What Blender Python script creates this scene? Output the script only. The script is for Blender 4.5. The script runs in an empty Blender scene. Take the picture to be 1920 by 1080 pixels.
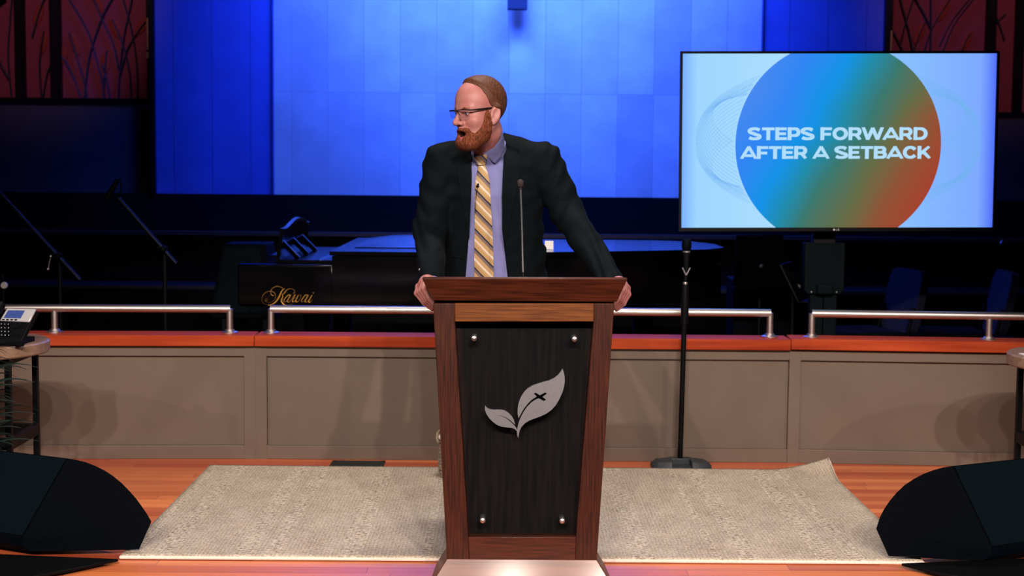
import bpy, bmesh, math, random
import numpy as np
from mathutils import Vector, Matrix
from mathutils.geometry import tessellate_polygon
random.seed(7)
sc = bpy.context.scene
C = sc.collection

def lin(r, g, b):
    f = lambda c: (c/255/12.92) if c/255 <= .04045 else ((c/255+.055)/1.055)**2.4
    return (f(r), f(g), f(b), 1.0)

# ---------------------------------------------------------------- camera
FPX = 2700.0
CAM = Vector((0, 0, 1.45))
_ps, _pp, _pr = math.radians(.30), math.atan(228/FPX), .0085
FWD = Vector((math.sin(_ps)*math.cos(_pp), math.cos(_ps)*math.cos(_pp), -math.sin(_pp)))
_r0 = Vector((math.cos(_ps), -math.sin(_ps), 0)); _u0 = _r0.cross(FWD)
RGT = _r0*math.cos(_pr) + _u0*math.sin(_pr)
UPV = -_r0*math.sin(_pr) + _u0*math.cos(_pr)
cd = bpy.data.cameras.new('camera'); cam = bpy.data.objects.new('camera', cd); C.objects.link(cam)
cd.sensor_width = 36; cd.lens = 36*FPX/1920; cd.clip_start = .05; cd.clip_end = 100
M = Matrix((RGT, UPV, -FWD)).transposed().to_4x4(); M.translation = CAM
cam.matrix_world = M
cd.dof.use_dof = True; cd.dof.focus_distance = 5.38; cd.dof.aperture_fstop = 4.0
sc.camera = cam

def ray(px, py):
    return FWD + RGT*((px-960)/FPX) + UPV*((540-py)/FPX)
def W(px, py, Y):                       # world point at depth Y
    d = ray(px, py); return CAM + d*(Y/d.y)
def FL(px, py, z=0):                    # world point on a horizontal plane
    d = ray(px, py); return CAM + d*((z-CAM.z)/d.z)

# ---------------------------------------------------------------- world, exposure, lights
w = bpy.data.worlds.new('hall'); sc.world = w; w.use_nodes = True
w.node_tree.nodes['Background'].inputs[0].default_value = (.10, .17, 1, 1)
w.node_tree.nodes['Background'].inputs[1].default_value = .004
sc.view_settings.view_transform = 'Standard'; sc.view_settings.look = 'None'
sc.view_settings.exposure = 0; sc.view_settings.gamma = 1; sc.view_settings.use_curve_mapping = False

def spot(loc, tgt, watts, col, ang, blend=.5, rad=.07):
    l = bpy.data.lights.new('stage_or_fill_spot', 'SPOT'); l.energy = watts; l.color = col
    l.spot_size = math.radians(ang); l.spot_blend = blend; l.shadow_soft_size = rad
    o = bpy.data.objects.new('stage_or_fill_spot', l); C.objects.link(o); o.location = loc
    o.rotation_euler = (Vector(tgt)-Vector(loc)).to_track_quat('-Z', 'Y').to_euler(); return o
def area(loc, tgt, watts, col, sx, sy, name='wash_or_fill_light', spread=105):
    l = bpy.data.lights.new(name, 'AREA'); l.energy = watts; l.color = col
    l.shape = 'RECTANGLE'; l.size = sx; l.size_y = sy; l.spread = math.radians(spread)
    o = bpy.data.objects.new(name, l); C.objects.link(o); o.location = loc
    o.rotation_euler = (Vector(tgt)-Vector(loc)).to_track_quat('-Z', 'Y').to_euler(); return o

WARM = (1, .83, .71)
for lx_, lw_ in ((-2.1, 1250), (-1.05, 1000), (.1, 900), (1.15, 1150), (2.2, 1500)):      # front truss
    spot((lx_, -3.8, 5.3), (lx_*.12, 5.2, .3), lw_, WARM, 31, .5)
spot((-6.2, -2.2, 5.3), (-.1, 6.0, .5), 650, WARM, 28, .5)
spot((6.4, -2.4, 5.3), (.3, 6.0, .5), 750, WARM, 28, .5)
area((.1, 6.5, 4.9), (.05, 5.3, .6), 40, (1, .86, .8), 1.2, .35, 'top_light')
BLUE = (.040, .118, 1)
area((-.9, 12.0, 5.2), (-.4, 13.2, 2.4), 300, BLUE, 2.2, .5)
area((1.2, 12.0, 5.4), (.7, 13.2, 2.6), 245, BLUE, 1.8, .5)
spot((0, 10.6, 5.6), (.1, 13.1, 2.9), 480, BLUE, 46, .9, .3)
area((-2.1, 12.3, 4.9), (-2.3, 13.2, 2.4), 9, (.012, .055, 1), .6, .4)  # extra blue fill added to lift the left wing
spot((0.2, 9.4, 5.6), (.0, 9.9, .8), 45, BLUE, 62, .8, .3)          # top wash over the instruments
spot((-3.6, 9.2, 4.8), (-4.15, 12.9, 3.15), 210, (1, .5, .72), 34, .6, .2)  # added pink fill, keeps the left maroon panel from going dark
spot((4.0, 9.2, 4.8), (4.3, 12.9, 3.15), 190, (1, .46, .6), 34, .6, .2)  # matching added fill for the right maroon panel
spot((.6, .6, 5.0), (.25, 4.65, 0), 4, BLUE, 13, .9, .3)             # blue pool on the floor before the lectern

spot((-2.4, 9.9, 5.4), (-2.2, 8.5, 1.2), 30, BLUE, 40, .9, .3)  # added blue fill so the boom stands show

# ---------------------------------------------------------------- materials
def nd(nt, t, **kw):
    n = nt.nodes.new(t)
    for k, v in kw.items(): setattr(n, k, v)
    return n
def mat(name, col, rough=.5, metal=0, var=.12, vscale=25, stretch=(1, 1, 1), bump=.0, bscale=120, coat=0, sss=0, spec=.5, alpha=1, trans=0, col2=None, ramp=(.3, .7), detail=4):
    m = bpy.data.materials.new(name); m.use_nodes = True; nt = m.node_tree
    b = nt.nodes['Principled BSDF']; c = lin(*col)
    tc = nd(nt, 'ShaderNodeTexCoord'); mp = nd(nt, 'ShaderNodeMapping'); mp.inputs['Scale'].default_value = stretch
    nt.links.new(tc.outputs['Object'], mp.inputs[0])
    nz = nd(nt, 'ShaderNodeTexNoise'); nz.inputs['Scale'].default_value = vscale; nz.inputs['Detail'].default_value = detail
    nt.links.new(mp.outputs[0], nz.inputs['Vector'])
    rp = nd(nt, 'ShaderNodeValToRGB'); e = rp.color_ramp.elements
    e[0].position, e[1].position = ramp
    c2 = lin(*col2) if col2 else tuple(x*(1+var) for x in c[:3])+(1,)
    c1 = c if col2 else tuple(x*(1-var) for x in c[:3])+(1,)
    e[0].color = c1; e[1].color = c2
    nt.links.new(nz.outputs[0], rp.inputs[0]); nt.links.new(rp.outputs[0], b.inputs['Base Color'])
    b.inputs['Roughness'].default_value = rough; b.inputs['Metallic'].default_value = metal
    b.inputs['Coat Weight'].default_value = coat; b.inputs['Coat Roughness'].default_value = .12
    b.inputs['Specular IOR Level'].default_value = spec
    if trans: b.inputs['Transmission Weight'].default_value = trans
    if alpha < 1: b.inputs['Alpha'].default_value = alpha
    if sss:
        b.inputs['Subsurface Weight'].default_value = sss; b.inputs['Subsurface Radius'].default_value = (.012, .005, .003)
    if bump:
        n2 = nd(nt, 'ShaderNodeTexNoise'); n2.inputs['Scale'].default_value = bscale; n2.inputs['Detail'].default_value = 3
        nt.links.new(mp.outputs[0], n2.inputs['Vector'])
        bp = nd(nt, 'ShaderNodeBump'); bp.inputs['Strength'].default_value = bump; bp.inputs['Distance'].default_value = .004
        nt.links.new(n2.outputs[0], bp.inputs['Height']); nt.links.new(bp.outputs[0], b.inputs['Normal'])
    return m
def emit(name, col, strength=1):
    m = bpy.data.materials.new(name); m.use_nodes = True; nt = m.node_tree; nt.nodes.clear()
    e = nd(nt, 'ShaderNodeEmission'); e.inputs[0].default_value = lin(*col); e.inputs[1].default_value = strength
    o = nd(nt, 'ShaderNodeOutputMaterial'); nt.links.new(e.outputs[0], o.inputs[0]); return m
def emit_ramp(name, stops, direction, off, strength=1, noise=0):   # a picture shown on a screen: colour along one direction of the screen
    m = emit(name, (0, 0, 0), strength); nt = m.node_tree; e = [n for n in nt.nodes if n.type == 'EMISSION'][0]
    tc = nd(nt, 'ShaderNodeTexCoord'); dp = nd(nt, 'ShaderNodeVectorMath', operation='DOT_PRODUCT'); dp.inputs[1].default_value = direction
    nt.links.new(tc.outputs['Object'], dp.inputs[0])
    src = dp.outputs['Value']
    if noise:
        nz = nd(nt, 'ShaderNodeTexNoise'); nz.inputs['Scale'].default_value = 2.6; nz.inputs['Detail'].default_value = 1
        nt.links.new(tc.outputs['Object'], nz.inputs['Vector'])
        ma = nd(nt, 'ShaderNodeMath', operation='MULTIPLY_ADD'); ma.inputs[1].default_value = noise
        nt.links.new(nz.outputs[0], ma.inputs[0]); nt.links.new(src, ma.inputs[2]); src = ma.outputs[0]; off -= noise/2
    ad = nd(nt, 'ShaderNodeMath', operation='ADD'); ad.inputs[1].default_value = off; nt.links.new(src, ad.inputs[0])
    rp = nd(nt, 'ShaderNodeValToRGB'); el = rp.color_ramp.elements
    while len(el) < len(stops): el.new(.5)
    for i, (p, c) in enumerate(stops): el[i].position = p; el[i].color = lin(*c)
    nt.links.new(ad.outputs[0], rp.inputs[0]); nt.links.new(rp.outputs[0], e.inputs[0]); return m

V_GRAIN, H_GRAIN, Y_GRAIN = (1, 1, .05), (.05, 1, 1), (1, .05, 1)
MT = {}
MT['mahogany'] = mat('mahogany_upright', (34, 14, 9), .4, vscale=150, stretch=V_GRAIN, col2=(78, 36, 23), coat=.06, bump=.06, detail=6, spec=.3)
MT['mahogany_h'] = mat('mahogany_level', (42, 17, 10), .38, vscale=150, stretch=H_GRAIN, col2=(88, 40, 25), coat=.12, bump=.06, detail=6, spec=.35)
MT['plinth'] = mat('plinth_wood', (84, 46, 38), .5, vscale=70, stretch=H_GRAIN, col2=(120, 70, 58), coat=.12, bump=.05, detail=6)
MT['walnut_h'] = mat('walnut_rail', (78, 38, 15), .42, vscale=150, stretch=H_GRAIN, col2=(128, 74, 32), coat=.04, bump=.06, detail=6, spec=.3)
MT['panel_dark'] = mat('dark_veneer', (24, 14, 15), .6, vscale=90, stretch=V_GRAIN, col2=(44, 27, 26), detail=5, spec=.12)
MT['cap'] = mat('cap_wood', (138, 46, 22), .55, spec=.1, vscale=26, stretch=H_GRAIN, col2=(178, 74, 38), bump=.04, detail=6)
MT['table_wood'] = mat('pale_table_wood', (118, 92, 76), .5, vscale=40, stretch=H_GRAIN, col2=(148, 120, 102), bump=.05)
MT['taupe'] = mat('taupe_paint', (101, 87, 77), .55, var=.04, vscale=8)
MT['steel'] = mat('brushed_steel', (205, 198, 197), .38, 1, var=.03, vscale=60, stretch=H_GRAIN)
MT['steel_dull'] = mat('satin_steel', (150, 150, 158), .42, .75, var=.05, vscale=90)
MT['black'] = mat('black_metal', (7, 8, 11), .45, 0, spec=.12, var=.1)
MT['plastic'] = mat('black_plastic', (8, 10, 13), .5, 0, spec=.1, var=.1, bump=.05, bscale=300)
MT['speaker'] = mat('textured_black_coating', (1, 5, 12), .62, 0, var=.12, vscale=40, bump=.12, bscale=500, spec=.05)
MT['speaker_face'] = mat('black_grille_and_panel', (4, 16, 23), .7, 0, var=.1, vscale=300, bump=.15, bscale=900, spec=.06)
MT['lacquer'] = mat('piano_lacquer', (2, 2, 3), .16, 0, var=.05, coat=.25, spec=.35)
MT['gold'] = mat('gold_lettering', (190, 140, 64), .4, .35, var=.08)
MT['riser'] = mat('dark_riser', (6, 6, 9), .75, spec=.1, var=.15, vscale=20, stretch=H_GRAIN)
MT['riser_edge'] = mat('riser_lit_edge', (28, 27, 38), .45, var=.1)
MT['carpet'] = mat('dark_carpet', (7, 7, 11), .9, spec=.1, var=.15, vscale=90)
MT['navy_wall'] = mat('navy_wall', (40, 46, 62), .7, var=.06, vscale=6)
MT['red_panel'] = mat('maroon_cloth', (120, 48, 62), .85, var=.1, vscale=60)
MT['stalk'] = mat('dark_stalk', (22, 22, 40), .7)
MT['seed'] = mat('rust_seed', (128, 40, 20), .8, var=.2, vscale=120)
MT['brass'] = mat('dull_brass', (150, 130, 90), .4, .7)
MT['blue_cloth'] = mat('blue_upholstery', (9, 13, 48), .85, var=.12, vscale=200)
MT['skin'] = mat('skin', (182, 128, 125), .48, vscale=16, col2=(164, 96, 92), ramp=(.35, .75), sss=.12, bump=.05, bscale=220, spec=.4)
MT['lip'] = mat('lip', (176, 92, 88), .45, sss=.1)
MT['mouth'] = mat('mouth_dark', (40, 12, 12), .6)
MT['eye'] = mat('eye_white', (205, 195, 190), .2, var=.02)
MT['iris'] = mat('iris', (45, 50, 60), .2)
MT['hair'] = mat('brown_hair', (58, 34, 25), .6, vscale=420, stretch=(1, .22, .22), col2=(106, 66, 46), bump=.15, bscale=700, detail=3, spec=.25)
MT['beard'] = mat('ginger_beard', (70, 33, 22), .75, vscale=220, stretch=(1, 1, .4), col2=(132, 72, 46), bump=.6, bscale=420, detail=5, spec=.2)
MT['suit'] = mat('charcoal_suiting', (8, 16, 21), .8, var=.12, vscale=300, bump=.08, bscale=700, spec=.08)
MT['shirt'] = mat('blue_shirt', (124, 128, 184), .75, var=.05, vscale=14, bump=.25, bscale=18, spec=.2)
MT['shoe'] = mat('black_shoe', (12, 11, 11), .3)
MT['capsule'] = mat('foam_capsule', (52, 40, 42), .9, bump=.3, bscale=900)
MT['boom'] = mat('boom_tube', (16, 20, 32), .42, .8, var=.1)
MT['thin_rim'] = mat('pale_rim', (110, 110, 118), .3, .3)
MT['glasses'] = mat('dark_frame', (24, 28, 34), .3, .4)
MT['leaf'] = mat('plant_leaf', (6, 30, 26), .5, var=.3, vscale=8)
MT['pot'] = mat('plant_pot', (34, 32, 32), .6)
MT['keys'] = mat('key_print', (170, 176, 180), .5)
MT['silver'] = mat('silver_plastic', (190, 190, 198), .4, .3, var=.03)
MT['cast_iron'] = mat('cast_base', (44, 52, 58), .55, .2, var=.15, vscale=60, bump=.1, bscale=300)
MT['rope'] = mat('jute_rope', (120, 104, 86), .85, vscale=90, col2=(180, 165, 146), bump=.5, bscale=160)
MT['white'] = mat('white_paper', (225, 225, 230), .7, var=.02)
MT['ivory'] = mat('ivory_key', (215, 212, 205), .25, var=.02)
MT['vent'] = mat('vent_metal', (30, 34, 35), .55, .3)
MT['cart'] = mat('cart_metal', (8, 16, 19), .7, .0, spec=.04, var=.08)

def glass_mat(name, tint, mixf):
    m = bpy.data.materials.new(name); m.use_nodes = True; nt = m.node_tree; nt.nodes.clear()
    tr = nd(nt, 'ShaderNodeBsdfTransparent'); tr.inputs[0].default_value = tint
    gl = nd(nt, 'ShaderNodeBsdfGlossy'); gl.inputs['Roughness'].default_value = .06
    lw = nd(nt, 'ShaderNodeLayerWeight'); pw_ = nd(nt, 'ShaderNodeMath', operation='POWER'); pw_.inputs[1].default_value = 4; nt.links.new(lw.outputs['Facing'], pw_.inputs[0])
    mu = nd(nt, 'ShaderNodeMath', operation='MULTIPLY_ADD'); mu.inputs[1].default_value = .6; mu.inputs[2].default_value = .035*mixf; nt.links.new(pw_.outputs[0], mu.inputs[0])
    mx = nd(nt, 'ShaderNodeMixShader'); o = nd(nt, 'ShaderNodeOutputMaterial')
    nt.links.new(mu.outputs[0], mx.inputs[0]); nt.links.new(tr.outputs[0], mx.inputs[1]); nt.links.new(gl.outputs[0], mx.inputs[2]); nt.links.new(mx.outputs[0], o.inputs[0])
    return m
MT['glass'] = glass_mat('plate_glass', (.80, .90, .92, 1), .5)
MT['lens'] = glass_mat('spectacle_lens', (.93, .94, .96, 1), 1.0)

def plank_floor():
    m = mat('strip_floor', (150, 70, 40), .38, coat=.06); nt = m.node_tree; b = nt.nodes['Principled BSDF']
    tc = nd(nt, 'ShaderNodeTexCoord'); br = nd(nt, 'ShaderNodeTexBrick')
    br.offset = .37; br.inputs['Scale'].default_value = 1; br.inputs['Brick Width'].default_value = 1.15; br.inputs['Row Height'].default_value = .074
    br.inputs['Mortar Size'].default_value = .0011; br.inputs['Mortar Smooth'].default_value = .3
    br.inputs['Color1'].default_value = lin(176, 74, 44); br.inputs['Color2'].default_value = lin(238, 142, 84); br.inputs['Mortar'].default_value = lin(112, 46, 28)
    sx = nd(nt, 'ShaderNodeSeparateXYZ'); cx = nd(nt, 'ShaderNodeCombineXYZ'); nt.links.new(tc.outputs['Object'], sx.inputs[0])
    dv = nd(nt, 'ShaderNodeMath', operation='DIVIDE'); dv.inputs[1].default_value = .074; fl = nd(nt, 'ShaderNodeMath', operation='FLOOR'); wn = nd(nt, 'ShaderNodeTexWhiteNoise', noise_dimensions='1D')
    ma = nd(nt, 'ShaderNodeMath', operation='MULTIPLY_ADD'); ma.inputs[1].default_value = 1.15
    nt.links.new(sx.outputs[1], dv.inputs[0]); nt.links.new(dv.outputs[0], fl.inputs[0]); nt.links.new(fl.outputs[0], wn.inputs['W']); nt.links.new(wn.outputs['Value'], ma.inputs[0]); nt.links.new(sx.outputs[0], ma.inputs[2])
    nt.links.new(ma.outputs[0], cx.inputs[0]); nt.links.new(sx.outputs[1], cx.inputs[1]); br.offset = 0
    nt.links.new(cx.outputs[0], br.inputs['Vector'])
    mp = nd(nt, 'ShaderNodeMapping'); mp.inputs['Scale'].default_value = (.06, 1, 1); nt.links.new(tc.outputs['Object'], mp.inputs[0])
    nz = nd(nt, 'ShaderNodeTexNoise'); nz.inputs['Scale'].default_value = 45; nz.inputs['Detail'].default_value = 5; nt.links.new(mp.outputs[0], nz.inputs['Vector'])
    mr = nd(nt, 'ShaderNodeMapRange'); mr.inputs[3].default_value = .72; mr.inputs[4].default_value = 1.2; nt.links.new(nz.outputs[0], mr.inputs[0])
    mx = nd(nt, 'ShaderNodeMix', data_type='RGBA', blend_type='MULTIPLY'); mx.inputs[0].default_value = 1
    nt.links.new(br.outputs[0], mx.inputs[6]); nt.links.new(mr.outputs[0], mx.inputs[7]); nt.links.new(mx.outputs[2], b.inputs['Base Color'])
    return m
MT['floor'] = plank_floor()
def stone_wall(name, ca, cb, cm, bw, rh, off):
    m = mat(name, (150, 150, 155), .75); nt = m.node_tree; b = nt.nodes['Principled BSDF']
    tc = nd(nt, 'ShaderNodeTexCoord'); sp = nd(nt, 'ShaderNodeSeparateXYZ'); cb_ = nd(nt, 'ShaderNodeCombineXYZ')
    nt.links.new(tc.outputs['Object'], sp.inputs[0]); nt.links.new(sp.outputs[0], cb_.inputs[0]); nt.links.new(sp.outputs[2], cb_.inputs[1])
    ad = nd(nt, 'ShaderNodeVectorMath', operation='ADD'); ad.inputs[1].default_value = off; nt.links.new(cb_.outputs[0], ad.inputs[0])
    br = nd(nt, 'ShaderNodeTexBrick'); br.offset = 0; br.inputs['Scale'].default_value = 1; br.inputs['Brick Width'].default_value = bw; br.inputs['Row Height'].default_value = rh
    br.inputs['Mortar Size'].default_value = .004; br.inputs['Mortar Smooth'].default_value = .6
    br.inputs['Color1'].default_value = lin(*ca); br.inputs['Color2'].default_value = lin(*cb); br.inputs['Mortar'].default_value = lin(*cm)
    nt.links.new(ad.outputs[0], br.inputs['Vector'])
    nz = nd(nt, 'ShaderNodeTexNoise'); nz.inputs['Scale'].default_value = 3.2; nz.inputs['Detail'].default_value = 5; nt.links.new(cb_.outputs[0], nz.inputs['Vector'])
    mr = nd(nt, 'ShaderNodeMapRange'); mr.inputs[3].default_value = .72; mr.inputs[4].default_value = 1.28; nt.links.new(nz.outputs[0], mr.inputs[0])
    mx = nd(nt, 'ShaderNodeMix', data_type='RGBA', blend_type='MULTIPLY'); mx.inputs[0].default_value = 1
    nt.links.new(br.outputs[0], mx.inputs[6]); nt.links.new(mr.outputs[0], mx.inputs[7]); nt.links.new(mx.outputs[2], b.inputs['Base Color'])
    return m
MT['stone'] = stone_wall('stone_tiles', (176, 176, 176), (208, 208, 208), (160, 160, 160), .325, 2.4, (2.25, .30, 0))
MT['side_wall'] = stone_wall('side_boards', (66, 88, 170), (72, 96, 180), (40, 50, 100), .345, 6, (3.33, 1, 0))

def rug_mat():
    m = mat('woven_rug', (160, 140, 118), .95); nt = m.node_tree; b = nt.nodes['Principled BSDF']
    tc = nd(nt, 'ShaderNodeTexCoord')
    def noise(scale, st, detail=3):
        mp = nd(nt, 'ShaderNodeMapping'); mp.inputs['Scale'].default_value = st; nt.links.new(tc.outputs['Object'], mp.inputs[0])
        n = nd(nt, 'ShaderNodeTexNoise'); n.inputs['Scale'].default_value = scale; n.inputs['Detail'].default_value = detail; nt.links.new(mp.outputs[0], n.inputs['Vector']); return n.outputs[0]
    def math_(op, a, bv):
        n = nd(nt, 'ShaderNodeMath', operation=op)
        for i, v in enumerate((a, bv)):
            if isinstance(v, (int, float)): n.inputs[i].default_value = v
            else: nt.links.new(v, n.inputs[i])
        return n.outputs[0]
    fine = noise(140, (1, 1, 1)); loops = noise(60, (.8, 1.6, 1), 2); broad = noise(4, (1.5, 1, 1), 3)
    sx = nd(nt, 'ShaderNodeSeparateXYZ'); nt.links.new(tc.outputs['Object'], sx.inputs[0])
    wv = math_('SINE', math_('MULTIPLY', sx.outputs[0], 2*math.pi/.36), 0)
    wv2 = math_('SINE', math_('MULTIPLY', sx.outputs[0], 2*math.pi/.135), 0)
    stripe = math_('GREATER_THAN', math_('ADD', wv, math_('MULTIPLY', wv2, .7)), .45)
    cord = math_('SINE', math_('MULTIPLY', sx.outputs[0], 2*math.pi/.014), 0)
    lp = nd(nt, 'ShaderNodeMapRange'); lp.inputs[1].default_value = .35; lp.inputs[2].default_value = .62; lp.inputs[3].default_value = -.22; lp.inputs[4].default_value = .28; nt.links.new(loops, lp.inputs[0])
    h = math_('ADD', math_('MULTIPLY', stripe, lp.outputs[0]), math_('ADD', math_('MULTIPLY', fine, 1.1), math_('ADD', math_('MULTIPLY', cord, .05), math_('MULTIPLY', broad, .35))))
    rp = nd(nt, 'ShaderNodeValToRGB'); e = rp.color_ramp.elements; e[0].position = .40; e[1].position = 1.0
    e[0].color = lin(134, 117, 98); e[1].color = lin(222, 212, 194)
    nt.links.new(h, rp.inputs[0]); nt.links.new(rp.outputs[0], b.inputs['Base Color'])
    bp = nd(nt, 'ShaderNodeBump'); bp.inputs['Strength'].default_value = .7; bp.inputs['Distance'].default_value = .008
    nt.links.new(h, bp.inputs['Height']); nt.links.new(bp.outputs[0], b.inputs['Normal']); return m
MT['rug'] = rug_mat()
MT['rug_edge'] = mat('rug_binding', (230, 220, 210), .9, vscale=120)
def tie_mat():
    m = mat('striped_silk', (200, 170, 120), .42); nt = m.node_tree; b = nt.nodes['Principled BSDF']
    tc = nd(nt, 'ShaderNodeTexCoord'); dp = nd(nt, 'ShaderNodeVectorMath', operation='DOT_PRODUCT'); dp.inputs[1].default_value = (13.4, 0, 13.0)
    nt.links.new(tc.outputs['Object'], dp.inputs[0])
    nz = nd(nt, 'ShaderNodeTexNoise'); nz.inputs['Scale'].default_value = 30; nt.links.new(tc.outputs['Object'], nz.inputs['Vector'])
    ma = nd(nt, 'ShaderNodeMath', operation='MULTIPLY_ADD'); ma.inputs[1].default_value = .06; nt.links.new(nz.outputs[0], ma.inputs[0]); nt.links.new(dp.outputs['Value'], ma.inputs[2])
    fr = nd(nt, 'ShaderNodeMath', operation='FRACT'); nt.links.new(ma.outputs[0], fr.inputs[0])
    rp = nd(nt, 'ShaderNodeValToRGB'); rp.color_ramp.interpolation = 'LINEAR'; el = rp.color_ramp.elements
    st = [(0, (184, 154, 110)), (.16, (196, 168, 122)), (.22, (226, 216, 206)), (.29, (222, 210, 200)), (.33, (188, 156, 112)), (.52, (192, 162, 116)), (.6, (128, 106, 98)), (.72, (122, 112, 116)), (.77, (44, 46, 60)), (.83, (50, 50, 64)), (.87, (190, 156, 106)), (1, (184, 154, 110))]
    while len(el) < len(st): el.new(.5)
    for i, (p, c) in enumerate(st): el[i].position = p; el[i].color = lin(*c)
    nt.links.new(fr.outputs[0], rp.inputs[0]); nt.links.new(rp.outputs[0], b.inputs['Base Color']); return m
MT['tie'] = tie_mat()

# ---------------------------------------------------------------- mesh helpers
class MB:
    def __init__(s): s.bm = bmesh.new()
    def box(s, c, size, rot=None):
        m = Matrix.Translation(Vector(c)) @ (rot.to_4x4() if rot else Matrix.Identity(4)) @ Matrix.Diagonal((*size, 1))
        bmesh.ops.create_cube(s.bm, size=1, matrix=m); return s
    def ball(s, c, r, seg=16, rot=None):
        r = (r, r, r) if isinstance(r, (int, float)) else r
        m = Matrix.Translation(Vector(c)) @ (rot.to_4x4() if rot else Matrix.Identity(4)) @ Matrix.Diagonal((*r, 1))
        bmesh.ops.create_uvsphere(s.bm, u_segments=seg, v_segments=max(6, seg*2//3), radius=1, matrix=m); return s
    def loft(s, rings, caps=True, closed=False):
        vs = [[s.bm.verts.new(p) for p in r] for r in rings]; n = len(vs[0])
        for a, b in (list(zip(vs, vs[1:])) + ([(vs[-1], vs[0])] if closed else [])):
            for i in range(n):
                j = (i+1) % n; s.bm.faces.new((a[i], a[j], b[j], b[i]))
        if caps and not closed:
            s.bm.faces.new(vs[0][::-1]); s.bm.faces.new(vs[-1])
        return s
    def tube(s, pts, r, seg=10, flat=1.0):
        P = [Vector(p) for p in pts]; n = len(P)
        R = r if isinstance(r, (list, tuple)) else [r]*n
        T = [(P[min(i+1, n-1)]-P[max(i-1, 0)]).normalized() for i in range(n)]
        a = T[0].orthogonal().normalized(); rings = []
        for i in range(n):
            a = (a - T[i]*a.dot(T[i])).normalized(); b = T[i].cross(a)
            rings.append([P[i] + (a*math.cos(t) + b*math.sin(t)*flat)*R[i] for t in (2*math.pi*k/seg for k in range(seg))])
        return s.loft(rings)
    def lathe(s, prof, c=(0, 0, 0), seg=24, rot=None):
        c = Vector(c); R = rot or Matrix.Identity(3)
        return s.loft([[c + R @ Vector((max(r, 1e-4)*math.cos(t), max(r, 1e-4)*math.sin(t), z)) for t in (2*math.pi*k/seg for k in range(seg))] for r, z in prof])
    def prism(s, poly, vec):
        vec = Vector(vec); a = [s.bm.verts.new(p) for p in poly]; b = [s.bm.verts.new(Vector(p)+vec) for p in poly]; n = len(a)
        if n > 4:
            for t in tessellate_polygon([[Vector(p) for p in poly]]):
                s.bm.faces.new([a[i] for i in t]); s.bm.faces.new([b[i] for i in t][::-1])
        else: s.bm.faces.new(a); s.bm.faces.new(b[::-1])
        for i in range(n):
            j = (i+1) % n; s.bm.faces.new((a[j], a[i], b[i], b[j]))
        return s
    def hull(s, pts):
        vs = [s.bm.verts.new(p) for p in pts]; bmesh.ops.convex_hull(s.bm, input=vs); return s
    def grid(s, rows):
        vs = [[s.bm.verts.new(p) for p in r] for r in rows]
        for a, b in zip(vs, vs[1:]):
            for i in range(len(a)-1): s.bm.faces.new((a[i], a[i+1], b[i+1], b[i]))
        return s
    def raw(s, V, Fc):
        vs = [s.bm.verts.new(v) for v in V]
        for f in Fc:
            try: s.bm.faces.new([vs[i] for i in f])
            except ValueError: pass
        return s

def origin(o):
    v = Vector((0, 0, 0))
    while o is not None: v += o.location; o = o.parent
    return v
def obj(name, mb, m, parent=None, world=False, bevel=0, smooth=40, label=None, loc=None, recalc=True):
    bm = mb.bm
    if recalc: bmesh.ops.recalc_face_normals(bm, faces=bm.faces)
    if world:
        o_ = origin(parent) if parent else Vector(loc or (0, 0, 0))
        bmesh.ops.translate(bm, vec=-o_, verts=bm.verts)
    me = bpy.data.meshes.new(name); bm.to_mesh(me); bm.free()
    for mm in (m if isinstance(m, list) else [m]): me.materials.append(mm)
    if smooth:
        me.polygons.foreach_set('use_smooth', [True]*len(me.polygons)); me.set_sharp_from_angle(angle=math.radians(smooth))
    o = bpy.data.objects.new(name, me); C.objects.link(o)
    if parent: o.parent = parent
    elif loc: o.location = loc
    if bevel:
        b = o.modifiers.new('edge', 'BEVEL'); b.width = bevel; b.segments = 2; b.limit_method = 'ANGLE'; b.angle_limit = math.radians(40)
    if label: o['label'] = label
    return o
def tag(o, label, cat, group=None):
    o['label'] = label; o['category'] = cat
    if group: o['group'] = group
    return o
def thing(name, label, cat, loc=(0, 0, 0), rotz=0, group=None):
    o = bpy.data.objects.new(name, None); C.objects.link(o); o.location = loc; o.rotation_euler = (0, 0, rotz); o.empty_display_size = .1
    return tag(o, label, cat, group)
def struct(name, mb, m, **kw):
    o = obj(name, mb, m, **kw)
    o['kind'] = 'structure'; return o
def dup(root, loc, rotz, label, group=None):
    r = root.copy(); C.objects.link(r); r.location = loc; r.rotation_euler = (0, 0, rotz); r['label'] = label
    if group: r['group'] = group
    for ch in list(root.children):
        c = ch.copy(); C.objects.link(c); c.parent = r
        for g in list(ch.children):
            d = g.copy(); C.objects.link(d); d.parent = c
    return r
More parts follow.
